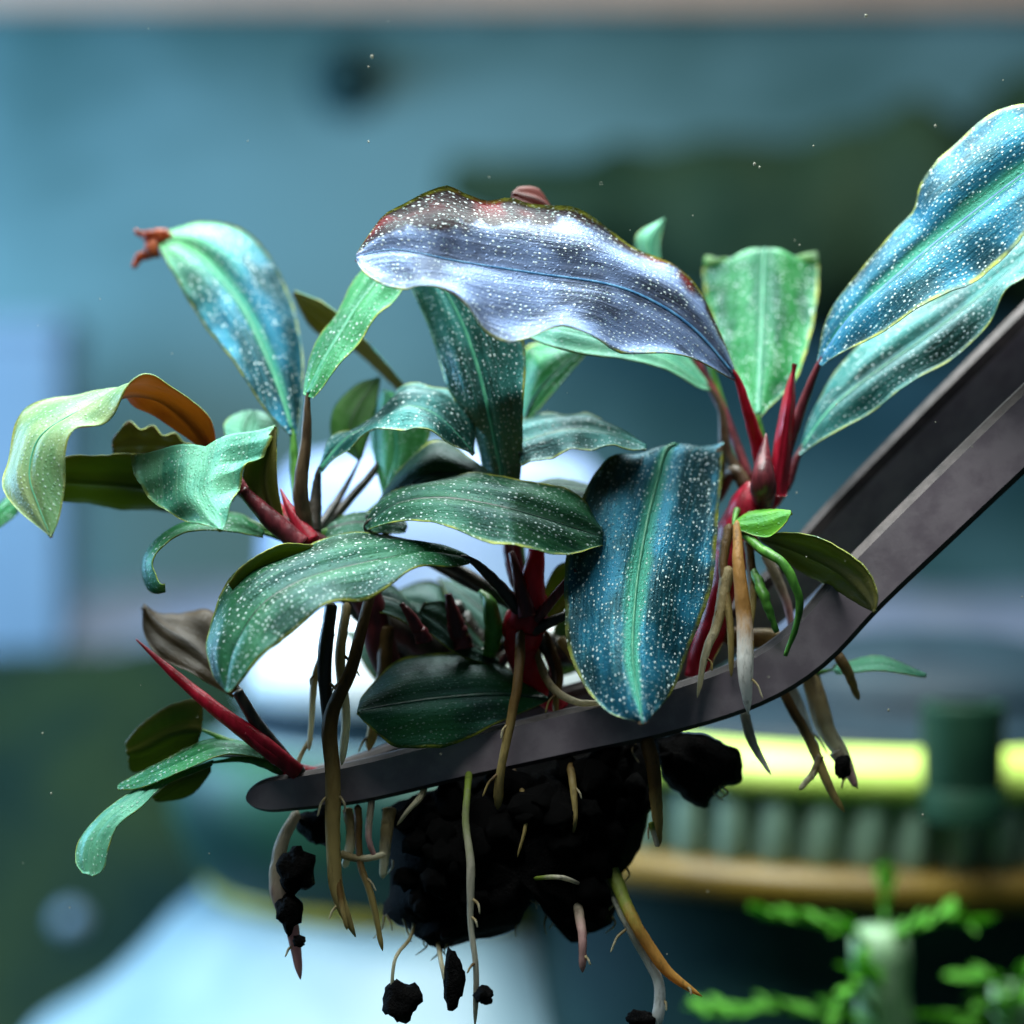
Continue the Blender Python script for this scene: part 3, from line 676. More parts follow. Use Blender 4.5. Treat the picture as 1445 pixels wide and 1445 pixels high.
leaf(pr_, [(985, 440), (930, 400), (896, 338), (936, 308)], [(985, 445), (940, 400), (918, 345), (937, 307)], [(985, 450), (960, 420), (932, 360), (938, 308)], [14, 15, 16], 1, 0, 'mint', 'olive', 0.05,
     pet=[(1010, 540, 14), (1040, 640, 12), (1070, 690, 9)], petr=(5, 6, 7), petmat='green')
leaf(pr_, [(780, 300), (760, 268), (735, 264), (722, 272)], [(785, 305), (760, 285), (722, 275)], [(780, 312), (755, 300), (722, 280)], [6, 5, 4], 1, -1, 'dark', 'maroon', 0.1, face='under', rib=None,
     pet=[(900, 400, 12), (1000, 540, 13), (1060, 680, 9)], petr=(3, 5, 7), petmat='wine')
leaf(pr_, [(1085, 700), (1090, 640), (1105, 560), (1120, 514)], [(1092, 700), (1102, 640), (1112, 570), (1121, 513)], [(1110, 700), (1118, 640), (1122, 570), (1122, 513)], [4, 3, 3, 3], 1.5, 1.5, 'dark', 'copper', 0.25, rib=None, name='sheath')
sh = [o for o in pr_.children if o.name.startswith('sheath')][0]; sh.data.materials[0] = STEM['red']; sh.data.materials[1] = STEM['red']
leaf(pr_, [(1035, 736), (1058, 722), (1090, 718), (1116, 720)], [(1035, 740), (1075, 733), (1116, 722)], [(1036, 746), (1080, 758), (1105, 742), (1116, 724)], [0, -3, -4], 3, -1, 'lime', 'olive', 0.1, rib=None, pet=[(1040, 720, 4)], petr=(4, 5), petmat='green', label='small bright green leaf below the crimson crown')
leaf(pr_, [(1072, 752), (1130, 752), (1182, 770), (1225, 804), (1239, 838), (1237, 862)], [(1072, 757), (1125, 775), (1185, 805), (1222, 840), (1237, 862)], [(1072, 762), (1095, 778), (1130, 806), (1170, 826), (1210, 851), (1236, 864)],
     [2, -4, -7, -8], -3, 4, 'green', 'olive', 0.06, face='under', rib='ribd', ribw=3, pet=[(1058, 740, 3), (1060, 715, 5)], petr=(5, 7), petmat='green', label='leaf showing its olive underside across the tweezer arm')
tube('rhizome', [(1090, 655, 5), (1080, 690, 6), (1060, 722, 6), (1040, 760, 6), (1020, 830, 5), (1000, 900, 5), (980, 960, 5)], (16, 30, 34, 24, 20, 20, 16), STEM['red'], pr_, 24, 14, 0.08)
tube('crown_bud', [(1078, 712, 5), (1077, 680, 2), (1078, 645, 3), (1081, 612, 4)], (14, 20, 12, 1), STEM['wine'], pr_, 14, 12)
tube('runner', [(1048, 752, 0), (1075, 775, -3), (1105, 795, -5), (1127, 840, -5), (1124, 880, -4), (1108, 925, -3)], (6, 7, 7, 6, 5, 3), STEM['green'], pr_, 20, 8, 0.1)
tube('runner', [(1060, 800, 1), (1078, 840, -2), (1096, 892, -2)], (5, 8, 4), STEM['green'], pr_, 16, 8, 0.15)
roots(pr_, [
    ([(1040, 735, 0), (1042, 800, -3), (1050, 870, -4), (1052, 950, -5), (1056, 1008, -4)], (6, 10, 13, 14, 5), 'gold'),
    ([(1028, 800, 0), (1012, 880, -2), (996, 920, -3), (984, 985, -3)], (12, 9, 7, 3), 'tan'),
    ([(1030, 740, 2), (1020, 800, 0), (1030, 880, -2), (1032, 955, -2)], (9, 8, 6, 4), 'brown'),
    ([(1055, 760, 2), (1062, 830, 0), (1058, 900, -2)], (8, 8, 4), 'brown'),
    ([(1080, 780, 5), (1110, 850, 4), (1118, 900, 3)], (10, 8, 5), 'pink'),
    ([(1050, 1005, 3), (1062, 1048, 2), (1088, 1093, 1)], (9, 8, 2), 'pale'),
    ([(1128, 905, 8), (1150, 975, 6), (1166, 1030, 5), (1192, 1072, 4), (1210, 1112, 3)], (10, 16, 17, 13, 5), 'tan'),
    ([(1178, 1060, 3.5), (1195, 1085, 3), (1208, 1110, 2.5)], (12, 9, 5), 'pink'),
    ([(1085, 935, 6), (1112, 990, 4), (1140, 1040, 3), (1162, 1090, 2), (1175, 1120, 2), (1192, 1146, 2)], (6, 8, 9, 9, 8, 5), 'brown'),
    ([(1158, 1065, 2), (1148, 1090, 2), (1128, 1114, 2)], (7, 6, 4), 'tan'),
    ([(1098, 930, 7), (1128, 1000, 7), (1150, 1056, 6)], (9, 11, 5), 'pale'),
    ([(1160, 895, 5), (1192, 940, 3), (1212, 988, 3)], (7, 10, 5), 'brown'),
    ([(1000, 880, 6), (1040, 900, 5), (1100, 905, 5), (1150, 950, 5)], (16, 18, 16, 12), 'brown')])
leaf(pr_, [(1180, 938), (1240, 925), (1306, 950)], [(1175, 945), (1240, 936), (1308, 952)], [(1180, 952), (1240, 946), (1306, 955)], [6, 5, 5], 3, -2, 'mint', 'olive', 0.05, rib=None, pet=[(1150, 950, 6)], petr=(3, 5), petmat='green')

# --- plant in the middle ------------------------------------------------
CC = (748, 865, 2)
pc_ = empty('bucephalandra', P(*CC), 'plant with red crown between the broad hanging blue leaf and dark leaves', 'plant', 'plants held in the tweezers')
leaf(pc_, [(700, 730), (683, 668), (670, 620), (645, 572), (622, 520), (600, 450), (578, 400), (570, 350)], [(712, 735), (709, 668), (703, 640), (690, 580), (672, 510), (645, 440), (590, 345)],
     [(728, 735), (734, 670), (736, 640), (739, 580), (741, 520), (735, 470), (700, 400), (610, 345)], [6, 3, 2, 3, 8], 2.5, -1, 'teal', 'brown', 0.10, 0.3, pet=[(722, 800, 4), CC], petr=(9, 10), petmat='wine', label='upright teal leaf rising behind the big silvery leaf')
leaf(pc_, [(514, 736), (540, 704), (590, 680), (650, 670), (720, 672), (780, 685), (825, 706), (850, 745)], [(515, 742), (560, 712), (620, 703), (690, 712), (750, 727), (850, 758)], [(518, 748), (580, 732), (640, 748), (700, 765), (760, 778), (805, 781), (850, 770)],
     [0, -3, -5, -5, -2], 6, -4, 'green', 'olive', 0.13, 0.3, rib='ribd', ribw=4, pet=[(540, 762, 4), (640, 800, 6), (735, 862, 4)], petr=(7, 8, 9), petmat='dark', label='green speckled leaf arching sideways above the red crown')
leaf(pc_, [(520, 730), (550, 680), (580, 645), (618, 620), (662, 645), (700, 672)], [(520, 735), (560, 700), (610, 670), (700, 676)], [(522, 740), (570, 720), (630, 700), (700, 682)], [4, 3, 2, 2], 4, -1, 'dark', 'olive', 0.1, rib='ribd', pet=[(600, 790, 8), (735, 860, 4)], petr=(6, 8), petmat='dark')
leaf(pc_, [(662, 784), (610, 764), (550, 754), (480, 757), (420, 770), (370, 790), (330, 816), (302, 860), (288, 905), (300, 950), (319, 975)],
     [(664, 790), (600, 781), (540, 790), (480, 803), (420, 822), (372, 852), (342, 892), (326, 932), (321, 976)], [(662, 796), (600, 800), (560, 820), (520, 840), (480, 850), (440, 870), (410, 890), (380, 916), (355, 946), (332, 968), (323, 976)],
     [-2, -6, -9, -11, -12], 5, -5, 'green', 'olive', 0.14, 0.5, 3, rib='ribd', ribw=4, pet=[(700, 822, 0), (738, 866, 1)], petr=(8, 9, 11), petmat='dark', label='large dark green leaf drooping over the roots')
leaf(pc_, [(735, 590), (790, 583), (850, 592), (911, 631)], [(733, 625), (800, 608), (860, 613), (912, 632)], [(735, 657), (790, 641), (840, 631), (880, 632), (912, 634)], [6, 4, 3, 2], [6, 6, 5, 2], [-4, -4, -3, -1], 'teal', 'brown', 0.12, 0.3, raw=True, rib='rib', pet=[(720, 700, 8), (738, 850, 5)], petr=(7, 9), petmat='wine')
leaf(pc_, [(733, 610), (738, 540), (745, 488), (820, 485)], [(735, 605), (755, 560), (785, 525), (825, 490)], [(740, 600), (770, 565), (800, 530), (828, 498)], [12, 12, 11], 3, -1, 'pale', 'green', 0.05, rib='ribd', pet=[(728, 700, 12), (740, 850, 6)], petr=(6, 8), petmat='green')
leaf(pc_, [(700, 700), (770, 676), (805, 676), (850, 690)], [(700, 715), (780, 690), (855, 697)], [(700, 725), (780, 705), (852, 706)], [10, 9, 8], 3, -2, 'dark', 'olive', 0.06, pet=[(720, 780, 8), (742, 855, 5)], petr=(5, 7), petmat='dark')
leaf(pc_, [(770, 985), (720, 942), (640, 920), (565, 930), (515, 975), (504, 1002)], [(775, 985), (700, 980), (620, 985), (550, 995), (504, 1004)], [(772, 990), (735, 1005), (680, 1032), (620, 1056), (560, 1052), (520, 1025), (504, 1006)], [2, -1, -3, -4], 5, -2, 'dark', 'green', 0.10, 0.3, rib='ribd', pet=[(780, 940, 4), (755, 890, 3)], petr=(6, 8), petmat='dark', label='shaded dark green leaf above the lower tweezer arm')
leaf(pc_, [(745, 890), (765, 840), (785, 800), (812, 790)], [(748, 892), (785, 850), (815, 800)], [(752, 896), (790, 870), (818, 830)], [6, 6, 5], 0.5, -0.5, 'pale', 'olive', 0.05, face='under', rib=None, label='tan translucent underside beside the red crown')
leaf(pc_, [(590, 870), (560, 830), (530, 815), (500, 822)], [(610, 880), (560, 850), (500, 835)], [(600, 900), (560, 872), (505, 856)], [6, 5, 4], 3, -2, 'dark', 'brown', 0.06, rib='ribd', pet=[(680, 920, 5), (740, 890, 4)], petr=(5, 7), petmat='dark')
leaf(pc_, [(700, 930), (660, 880), (630, 850), (600, 850)], [(705, 935), (650, 900), (592, 862)], [(700, 940), (650, 925), (600, 890)], [5, 4, 4], 2, -2, 'dark', 'brown', 0.06, rib='ribd', pet=[(735, 900, 4)], petr=(5, 7), petmat='wine')
for (a, b, c_, d_, tp, un) in [((690, 940), (600, 860), (520, 850), 13, 'dark', 'brown'), ((640, 1000), (560, 930), (490, 890), 15, 'dark', 'olive'), ((730, 930), (690, 870), (620, 815), 14, 'dark', 'olive'), ((780, 960), (820, 900), (870, 860), 14, 'dark', 'olive')]:
    ax = np.array(c_, float) - np.array(a, float); nx = np.array([-ax[1], ax[0]]) / np.linalg.norm(ax) * 42
    bb = np.array(b, float)
    leaf(pc_, [a, tuple(bb + nx), c_], [a, b, c_], [a, tuple(bb - nx), c_], [d_ - 4, d_, d_ + 2], 3, -2, tp, un, 0.06, rib='ribd', pet=[(745, 900, 5)], petr=(5, 7), petmat='dark')
tube('rhizome', [(757, 775, 1), (752, 820, 1), (748, 862, 2), (738, 900, 3), (745, 950, 4), (790, 1000, 5)], (12, 18, 32, 24, 18, 16), STEM['red'], pc_, 24, 14, 0.06)
for pts, rad in [([(450, 780, 8), (520, 860, 10), (620, 915, 11), (720, 930, 10)], (14, 26, 32, 20)), ([(540, 930, 12), (620, 960, 13), (720, 970, 12), (800, 980, 10)], (22, 30, 32, 20)), ([(640, 850, 10), (660, 900, 11), (690, 960, 11)], (10, 26, 24)), ([(560, 850, 12), (590, 900, 12), (600, 980, 11)], (10, 24, 26)), ([(760, 900, 9), (800, 920, 10), (860, 900, 11), (960, 880, 10)], (16, 24, 24, 20))]:
    tube('rhizome', pts, rad, STEM['dark'], pc_, 20, 12, 0.12, tip=True)
tube('sheath', [(745, 870, 0), (730, 810, 0), (722, 780, 1)], (14, 9, 5), STEM['wine'], pc_, 14, 9)
tube('petiole', [(752, 880, 1), (785, 840, -1), (815, 805, -2)], (9, 7, 6), STEM['wine'], pc_, 14, 9)
tube('petiole', [(752, 890, 1), (790, 872, 0), (830, 858, 0)], (9, 7, 6), STEM['dark'], pc_, 14, 9)
tube('sheath', [(655, 915, 3), (640, 870, 2), (632, 838, 2)], (16, 12, 5), STEM['wine'], pc_, 14, 9, 0.1)
tube('sheath', [(600, 905, 2), (580, 870, 1), (566, 852, 1)], (12, 9, 4), STEM['wine'], pc_, 14, 9, 0.1)
tube('bud', [(690, 925, 4), (697, 890, 3), (690, 850, 3), (678, 835, 4)], (10, 14, 12, 4), STEM['green'], pc_, 14, 9, 0.1)
roots(pc_, [
    ([(735, 890, 0), (731, 960, -3), (716, 1040, -4), (706, 1090, -4), (702, 1142, -3)], (9, 9, 8, 7, 9), 'brown'),
    ([(664, 1070, 3), (660, 1112, -3.5), (657, 1160, -5), (664, 1220, -6), (664, 1300, -6), (672, 1370, -6), (670, 1450, -5)], (5, 6, 6, 7, 5, 5, 4), 'lime'),
    ([(845, 1190, 3), (872, 1250, -1), (892, 1295, -4), (922, 1345, -4), (950, 1378, -4), (991, 1406, -4)], (14, 12, 10, 10, 4), 'amber'),
    ([(846, 1225, 4), (870, 1275, -1), (888, 1310, -3), (912, 1352, -3), (930, 1390, -3), (928, 1450, -3)], (5, 6, 7, 9, 11), 'pale'),
    ([(812, 1250, 2), (818, 1295, -3), (822, 1325, -5), (822, 1372, -5)], (8, 8, 6), 'pink'),
    ([(912, 1040, 0), (922, 1085, -2), (926, 1130, -2), (930, 1195, -2)], (12, 12, 10, 5), 'brown'),
    ([(918, 1160, -3), (928, 1195, -3)], (5, 4), 'lime'),
    ([(585, 1300, 3), (578, 1325, -1), (558, 1352, -4), (552, 1398, -4)], (3, 3, 3, 3), 'tan'),
    ([(615, 1310, 3), (622, 1355, -3), (630, 1390, -4)], (3, 4, 4), 'tan'),
    ([(745, 1240, -2), (790, 1238, -4.5), (825, 1250, -1)], (3, 4, 3), 'lime'),
    ([(755, 915, 3), (775, 965, 0), (812, 990, -1), (862, 992, -1)], (6, 7, 6, 4), 'tan'),
    ([(790, 900, 3), (815, 935, 2), (840, 985, 1)], (8, 9, 6), 'tan'),
    ([(770, 890, 4), (790, 950, 2), (784, 1000, 1), (800, 1060, 2)], (5, 6, 5, 3), 'brown'),
    ([(720, 1080, 5), (735, 1110, -2), (742, 1160, -4), (730, 1210, -4)], (4, 5, 4, 2), 'brown'),
    ([(800, 1060, 5), (806, 1090, -2), (812, 1150, -4), (808, 1180, -3)], (5, 7, 6, 2), 'brown'),
    ([(600, 1090, 5), (596, 1120, -1), (575, 1145, -2), (560, 1165, -1)], (4, 6, 5, 2), 'tan')])

# --- plant on the left --------------------------------------------------
LC = (440, 758, 2)
pl_ = empty('bucephalandra', P(*LC), 'plant with curled pale leaves and a torn red tip above a wine stem', 'plant', 'plants held in the tweezers')
A_ = leaf(pl_, [(408, 612), (362, 560), (312, 490), (270, 430), (240, 380), (220, 336)], [(413, 613), (387, 530), (352, 450), (320, 402), (280, 362), (221, 333)], [(420, 613), (426, 540), (423, 470), (408, 410), (380, 360), (340, 326), (292, 312), (255, 318), (221, 331)],
     [6, 8, 10, 15, 17], -2.5, 4, 'azure', 'olive', 0.13, 0.4, 2, pet=[(418, 680, 5), (430, 745, 3)], petr=(8, 9, 10), petmat='green', rib='rib', ribw=5, label='blue green leaf with torn red tip')
tube('torn_tip', [(232, 338, 16), (212, 336, 16.5), (200, 330, 17), (190, 325, 17)], (16, 14, 9, 7), STEM['torn'], A_, 12, 8, 0.2, 0.35)
tube('torn_tip', [(222, 350, 16), (208, 358, 16.5), (196, 364, 17), (189, 378, 17)], (16, 10, 6, 4), STEM['torn'], A_, 12, 8, 0.2, 0.35)
leaf(pl_, [(428, 556), (434, 510), (455, 470), (482, 428), (506, 386), (545, 345)], [(434, 560), (456, 512), (486, 462), (516, 416), (580, 340)], [(442, 562), (466, 531), (500, 490), (530, 450), (562, 416), (600, 350)], [0, 1, 3, 6], 2, -2, 'pale', 'green', 0.14, 0.2,
     pet=[(432, 620, 0), (424, 690, 0), (432, 745, 1)], petr=(8, 9, 11), petmat='brown', rib='rib', label='narrow light green leaf on a long brown stalk')
leaf(pl_, [(448, 660), (470, 618), (515, 602), (545, 577), (575, 546), (602, 540), (640, 550), (670, 600), (670, 640)], [(450, 665), (490, 620), (535, 598), (575, 575), (620, 590), (670, 641)], [(453, 668), (490, 630), (520, 614), (555, 602), (592, 607), (632, 621), (668, 642)], [4, 3, 2, 2, 2], [3, 4, 5, 5, 3], [-1, -2, -4, -4, -2], 'teal', 'brown', 0.12, 0.5, 3,
     pet=[(446, 700, 4), (442, 750, 3)], petr=(8, 10, 12), petmat='dark', rib='rib', label='wavy grey blue leaf with brown margin')
leaf(pl_, [(505, 650), (470, 620), (470, 580), (500, 545), (535, 533)], [(508, 648), (497, 595), (536, 534)], [(512, 645), (528, 590), (537, 536)], [10, 11, 12], 1, -1, 'green', 'green', 0.06, face='under', rib='ribd', pet=[(480, 700, 9), (446, 752, 4)], petr=(5, 7), petmat='dark')
leaf(pl_, [(540, 700), (526, 640), (524, 590), (540, 550)], [(545, 700), (560, 630), (545, 552)], [(552, 698), (606, 616), (585, 570), (552, 552)], [8, 9, 11], 2, -1, 'pale', 'mint', 0.08, pet=[(500, 740, 7), (446, 756, 4)], petr=(6, 8), petmat='green')
leaf(pl_, [(574, 546), (510, 474), (462, 430), (417, 410)], [(572, 550), (505, 484), (455, 446), (416, 414)], [(568, 556), (500, 494), (444, 466), (416, 422)], [14, 13, 13, 13], -4, 3, 'pale', 'brown', 0.08, face='under', rib=None, pet=[(560, 620, 12), (480, 720, 8), (446, 756, 4)], petr=(5, 6, 7), petmat='dark')
# arching, twisted leaf: copper underside first, pale upper side after the twist
leaf(pl_, [(306, 628), (296, 590), (268, 558), (232, 539), (205, 533), (182, 545), (166, 566), (146, 592), (110, 606), (95, 640), (88, 690), (82, 735), (73, 757)],
     [(298, 630), (262, 590), (230, 565), (200, 556), (175, 557), (140, 570), (95, 590), (55, 620), (42, 670), (55, 715), (72, 757)],
     [(286, 634), (250, 606), (215, 586), (188, 577), (170, 556), (132, 547), (90, 555), (50, 572), (24, 600), (10, 640), (0, 682), (25, 718), (70, 757)],
     [2, 0, -1, -2, -4, -8, -10], [0, -1, -4, -5, -3, -2, -1, 0], [0, 1, 4, 5, 5, 4, 2, 0], 'cream', 'copper', 0.06, 0.5, 3, face='top', t0=0.75, raw=True, N=80, pet=[(335, 680, 2), (380, 730, 2), (430, 765, 2)], petr=(9, 11, 12, 13), petmat='wine', rib='rib', ribw=4, label='arching leaf twisting from copper underside to pale cream green face')
leaf(pl_, [(184, 641), (186, 655), (195, 682), (225, 716), (270, 737), (306, 745)], [(290, 630), (283, 668), (282, 700), (312, 747)], [(388, 600), (386, 618), (368, 642), (346, 662), (335, 692), (326, 716), (314, 747)], [-2, -6, -8, -9], [0, 1.5, 1.5, 0], [3, 2, 1.5, 0], 'mint', 'olive', 0.06, 0.5, 3, raw=True, rib=None, label='broad pale leaf curled forward with ragged top')
leaf(pl_, [(385, 735), (352, 690), (345, 660), (388, 602)], [(395, 740), (375, 680), (389, 602)], [(402, 738), (392, 680), (391, 604)], [0, 0, 0], 0, -1, 'dark', 'olive', 0.06, face='under', rib='ribd', pet=[(415, 755, 1), (435, 775, 2)], petr=(8, 10), petmat='dark')
leaf(pl_, [(330, 640), (316, 610), (320, 592), (342, 580)], [(340, 645), (350, 610), (358, 580)], [(380, 640), (392, 612), (388, 592), (372, 581)], [6, 8, 11], 0.5, 0, 'mint', 'olive', 0.08, raw=True, rib=None, pet=[(380, 700, 5), (428, 755, 3)], petr=(6, 8), petmat='red')
leaf(pl_, [(330, 690), (250, 655), (170, 641), (95, 645), (60, 660)], [(335, 695), (250, 690), (150, 680), (60, 675)], [(330, 705), (260, 722), (180, 717), (88, 706), (60, 690)], [6, 5, 3, 2], -2, 4, 'dark', 'olive', 0.05, 0.3, face='under', rib='ribd', pet=[(385, 730, 5), (430, 765, 3)], petr=(7, 9), petmat='wine', label='flat leaf showing its dark olive underside')
leaf(pl_, [(275, 628), (240, 612), (205, 602), (175, 598), (158, 622)], [(278, 632), (215, 625), (158, 628)], [(275, 640), (215, 645), (165, 642), (158, 636)], [6, 6, 6], -2, 2, 'dark', 'brown', 0.05, 0.5, 4, face='under', rib=None, pet=[(350, 690, 5), (425, 755, 3)], petr=(5, 8), petmat='wine')
leaf(pl_, [(372, 746), (330, 722), (272, 734), (230, 754), (204, 785), (201, 815), (214, 837), (233, 834)], [(372, 752), (322, 734), (266, 741), (229, 761), (209, 788), (210, 814), (220, 831), (233, 830)], [(372, 757), (312, 748), (262, 750), (230, 769), (214, 791), (219, 812), (226, 825), (233, 826)], [4, 2, 0, -2, -3], 4, -3, 'pale', 'olive', 0.05, raw=True, rib=None, pet=[(410, 762, 4), (440, 770, 4)], petr=(5, 8), petmat='green', label='thin green leaf curled into a hook')
leaf(pl_, [(440, 768), (395, 768), (345, 795), (323, 822)], [(440, 775), (385, 790), (330, 835)], [(440, 790), (395, 810), (334, 842)], [-2, -5, -6], -2, 3, 'dark', 'olive', 0.05, face='under', rib=None, pet=[(450, 765, 2)], petr=(5, 7), petmat='wine')
leaf(pl_, [(30, 690), (10, 700), (-10, 720)], [(30, 705), (10, 718), (-12, 740)], [(25, 725), (12, 735), (-10, 750)], [10, 10, 10], 1, -1, 'pale', 'green', 0.05, rib=None, pet=[(90, 700, 10), (250, 710, 8), (430, 765, 4)], petr=(4, 5, 7), petmat='green')
leaf(pl_, [(440, 750), (480, 728), (520, 722), (570, 735)], [(440, 756), (500, 738), (575, 742)], [(442, 762), (500, 752), (572, 752)], [5, 4, 4], 3, -2, 'green', 'olive', 0.06, rib='ribd')
tube('rhizome', [(405, 735, 2), (430, 755, 2), (465, 785, 3), (520, 850, 4), (540, 920, 5), (580, 1000, 5), (640, 1050, 5)], (9, 20, 24, 22, 20, 20, 16), STEM['wine'], pl_, 24, 14, 0.06)
tube('sheath', [(440, 765, 0), (410, 720, 1), (396, 690, 2)], (14, 9, 1), STEM['red'], pl_, 14, 9)
tube('sheath', [(425, 770, -1), (378, 728, -1), (342, 692, -1)], (15, 14, 8), STEM['wine'], pl_, 14, 12, 0.03)
roots(pl_, [
    ([(525, 830, 0), (512, 880, -2), (494, 950, -4), (466, 1015, -5), (470, 1100, -5), (470, 1200, -5), (478, 1265, -5), (502, 1322, -5)], (9, 10, 11, 13, 13, 12, 11, 7), 'brown'),
    ([(468, 850, -1), (458, 930, -3), (462, 1000, -3), (468, 1060, -3)], (11, 12, 11, 8), 'dark'),
    ([(490, 850, 1), (480, 930, -1), (488, 1010, -2), (482, 1080, -3)], (8, 9, 8, 6), 'tan'),
    ([(470, 890, 1), (446, 950, 1), (440, 1010, 1), (436, 1060, 1)], (6, 6, 4), 'tan'),
    ([(475, 1230, -5), (484, 1285, -6), (490, 1312, -6)], (6, 5, 3), 'brown'),
    ([(545, 880, 4), (540, 960, 3), (520, 1060, 3)], (14, 12, 9), 'brown')])

# --- plant at the tweezer tip -------------------------------------------
TC = (405, 1082, 1)
pt_ = empty('bucephalandra', P(*TC), 'small plant with crimson spear and olive leaves at the tweezer tip', 'plant', 'plants held in the tweezers')
leaf(pt_, [(338, 965), (318, 900), (296, 862), (250, 868), (222, 866), (202, 853)], [(335, 970), (270, 915), (225, 885), (201, 858)], [(330, 985), (262, 947), (222, 926), (204, 895), (201, 862)], [2, 3, 4, 6], [0, 4, 5, 1], [0, -2, -2, 0], 'green', 'brown', 0.04, 0.1, face='under', t0=.6, raw=True, rib=None, pet=[(355, 1010, 1), (390, 1068, 1)], petr=(9, 12, 14), petmat='dark', label='brownish leaf backing the large drooping one')
leaf(pt_, [(285, 1010), (283, 986), (240, 995), (200, 1020), (178, 1046)], [(285, 1030), (245, 1035), (205, 1055), (180, 1062)], [(280, 1048), (240, 1070), (205, 1085), (187, 1088), (180, 1075)], [2, 3, 4], -1, 2, 'dark', 'olive', 0.05, face='under', rib='ribd', ribw=2.5, pet=[(330, 1050, 2), (395, 1085, 1)], petr=(5, 7), petmat='green', label='translucent olive leaf standing behind the thin green one')
leaf(pt_, [(378, 1052), (300, 1042), (230, 1073), (168, 1106)], [(380, 1062), (310, 1054), (240, 1082), (166, 1110)], [(380, 1072), (320, 1064), (260, 1086), (200, 1111), (166, 1114)], [0, -2, -2, -1], 4, -2, 'pale', 'olive', 0.06, rib=None, pet=[(400, 1085, 1)], petr=(6, 8), petmat='green')
leaf(pt_, [(300, 1072), (228, 1098), (180, 1120), (140, 1150), (112, 1184), (106, 1214), (116, 1232)], [(300, 1076), (230, 1102), (190, 1129), (152, 1158), (130, 1192), (126, 1234)], [(300, 1080), (232, 1108), (200, 1138), (166, 1165), (152, 1200), (146, 1228), (130, 1236)], [0, -2, -4, -6, -7], 1.5, -1, 'mint', 'olive', 0.08, rib=None, pet=[(350, 1072, 0), (400, 1088, 1)], petr=(4, 6, 8), petmat='green', label='spoon shaped mint leaf drooping at the far end')
leaf(pt_, [(300, 1072), (255, 1090), (215, 1122)], [(298, 1080), (255, 1105), (218, 1128)], [(298, 1090), (268, 1122), (222, 1132)], [3, 3, 3], -1, 1, 'dark', 'olive', 0.05, face='under', rib=None)
leaf(pt_, [(385, 1065), (340, 1046), (285, 1050), (240, 1068)], [(385, 1075), (340, 1060), (285, 1062), (240, 1076)], [(385, 1082), (330, 1068), (285, 1070), (242, 1082)], [3, 3, 3], 3, -2, 'dark', 'olive', 0.05, rib=None)
tube('spear', [(420, 1090, -1), (370, 1050, -2), (310, 1005, -2), (250, 955, -1), (192, 902, 0)], (12, 13, 10, 7, 1), STEM['red'], pt_, 24, 12, 0.03)
tube('petiole', [(425, 1092, 0), (395, 1062, -1), (362, 1020, -1.5), (335, 975, -2)], (9, 10, 9, 8), STEM['dark'], pt_, 20, 10, 0.03)
tube('petiole', [(415, 1088, -1), (380, 1066, -2.5), (345, 1034, -3)], (8, 7, 2), STEM['red'], pt_, 16, 10, 0.03)
tube('rhizome', [(395, 1075, 1), (420, 1092, 2), (470, 1105, 3.5), (540, 1095, 4)], (12, 18, 18, 12), STEM['red'], pt_, 16, 12)
roots(pt_, [
    ([(420, 1145, 2), (398, 1190, 0), (392, 1250, -1), (412, 1310, -1), (424, 1382, -1)], (9, 12, 16, 11, 5), 'pink'),
    ([(505, 1135, 0), (508, 1215, -2), (524, 1265, -3), (540, 1342, -3)], (7, 6, 6, 4), 'brown'),
    ([(525, 1125, 0), (520, 1180, -2), (530, 1212, -2)], (6, 6, 4), 'pink'),
    ([(480, 1205, -1), (510, 1212, -2), (545, 1205, -2)], (7, 6, 5), 'tan'),
    ([(550, 1140, 1), (545, 1180, 0), (540, 1240, 0)], (12, 10, 6), 'tan'),
    ([(440, 1040, 2), (425, 1065, 1), (418, 1085, 1)], (4, 4, 4), 'tan'),
    ([(490, 1140, 1), (496, 1180, 0), (486, 1225, -1)], (9, 9, 6), 'tan')])

# ------------------------------------------------------------------ soil
GM = []
for k in range(8):
    vv, ff = blob_geo(1, 0.85, 0.9, k + 1, 0.55, 2, 1.5)
    me = bpy.data.meshes.new('granule'); me.from_pydata(vv.tolist(), [], ff); me.materials.append(M_SOIL)
    me.polygons.foreach_set('use_smooth', [True] * len(me.polygons)); GM.append(me)
def inside(poly, x, y):
    r = False; n = len(poly)
    for i in range(n):
        x1, y1 = poly[i]; x2, y2 = poly[i - 1]
        if (y1 > y) != (y2 > y) and x < (x2 - x1) * (y - y1) / (y2 - y1) + x1: r = not r
    return r
def edge_dist(poly, x, y):
    best = 1e9
    for i in range(len(poly)):
        a = np.array(poly[i]); b = np.array(poly[i - 1]); p = np.array((x, y)); ab = b - a
        tt = np.clip(np.dot(p - a, ab) / (np.dot(ab, ab) + 1e-9), 0, 1); best = min(best, np.linalg.norm(p - a - ab * tt))
    return best
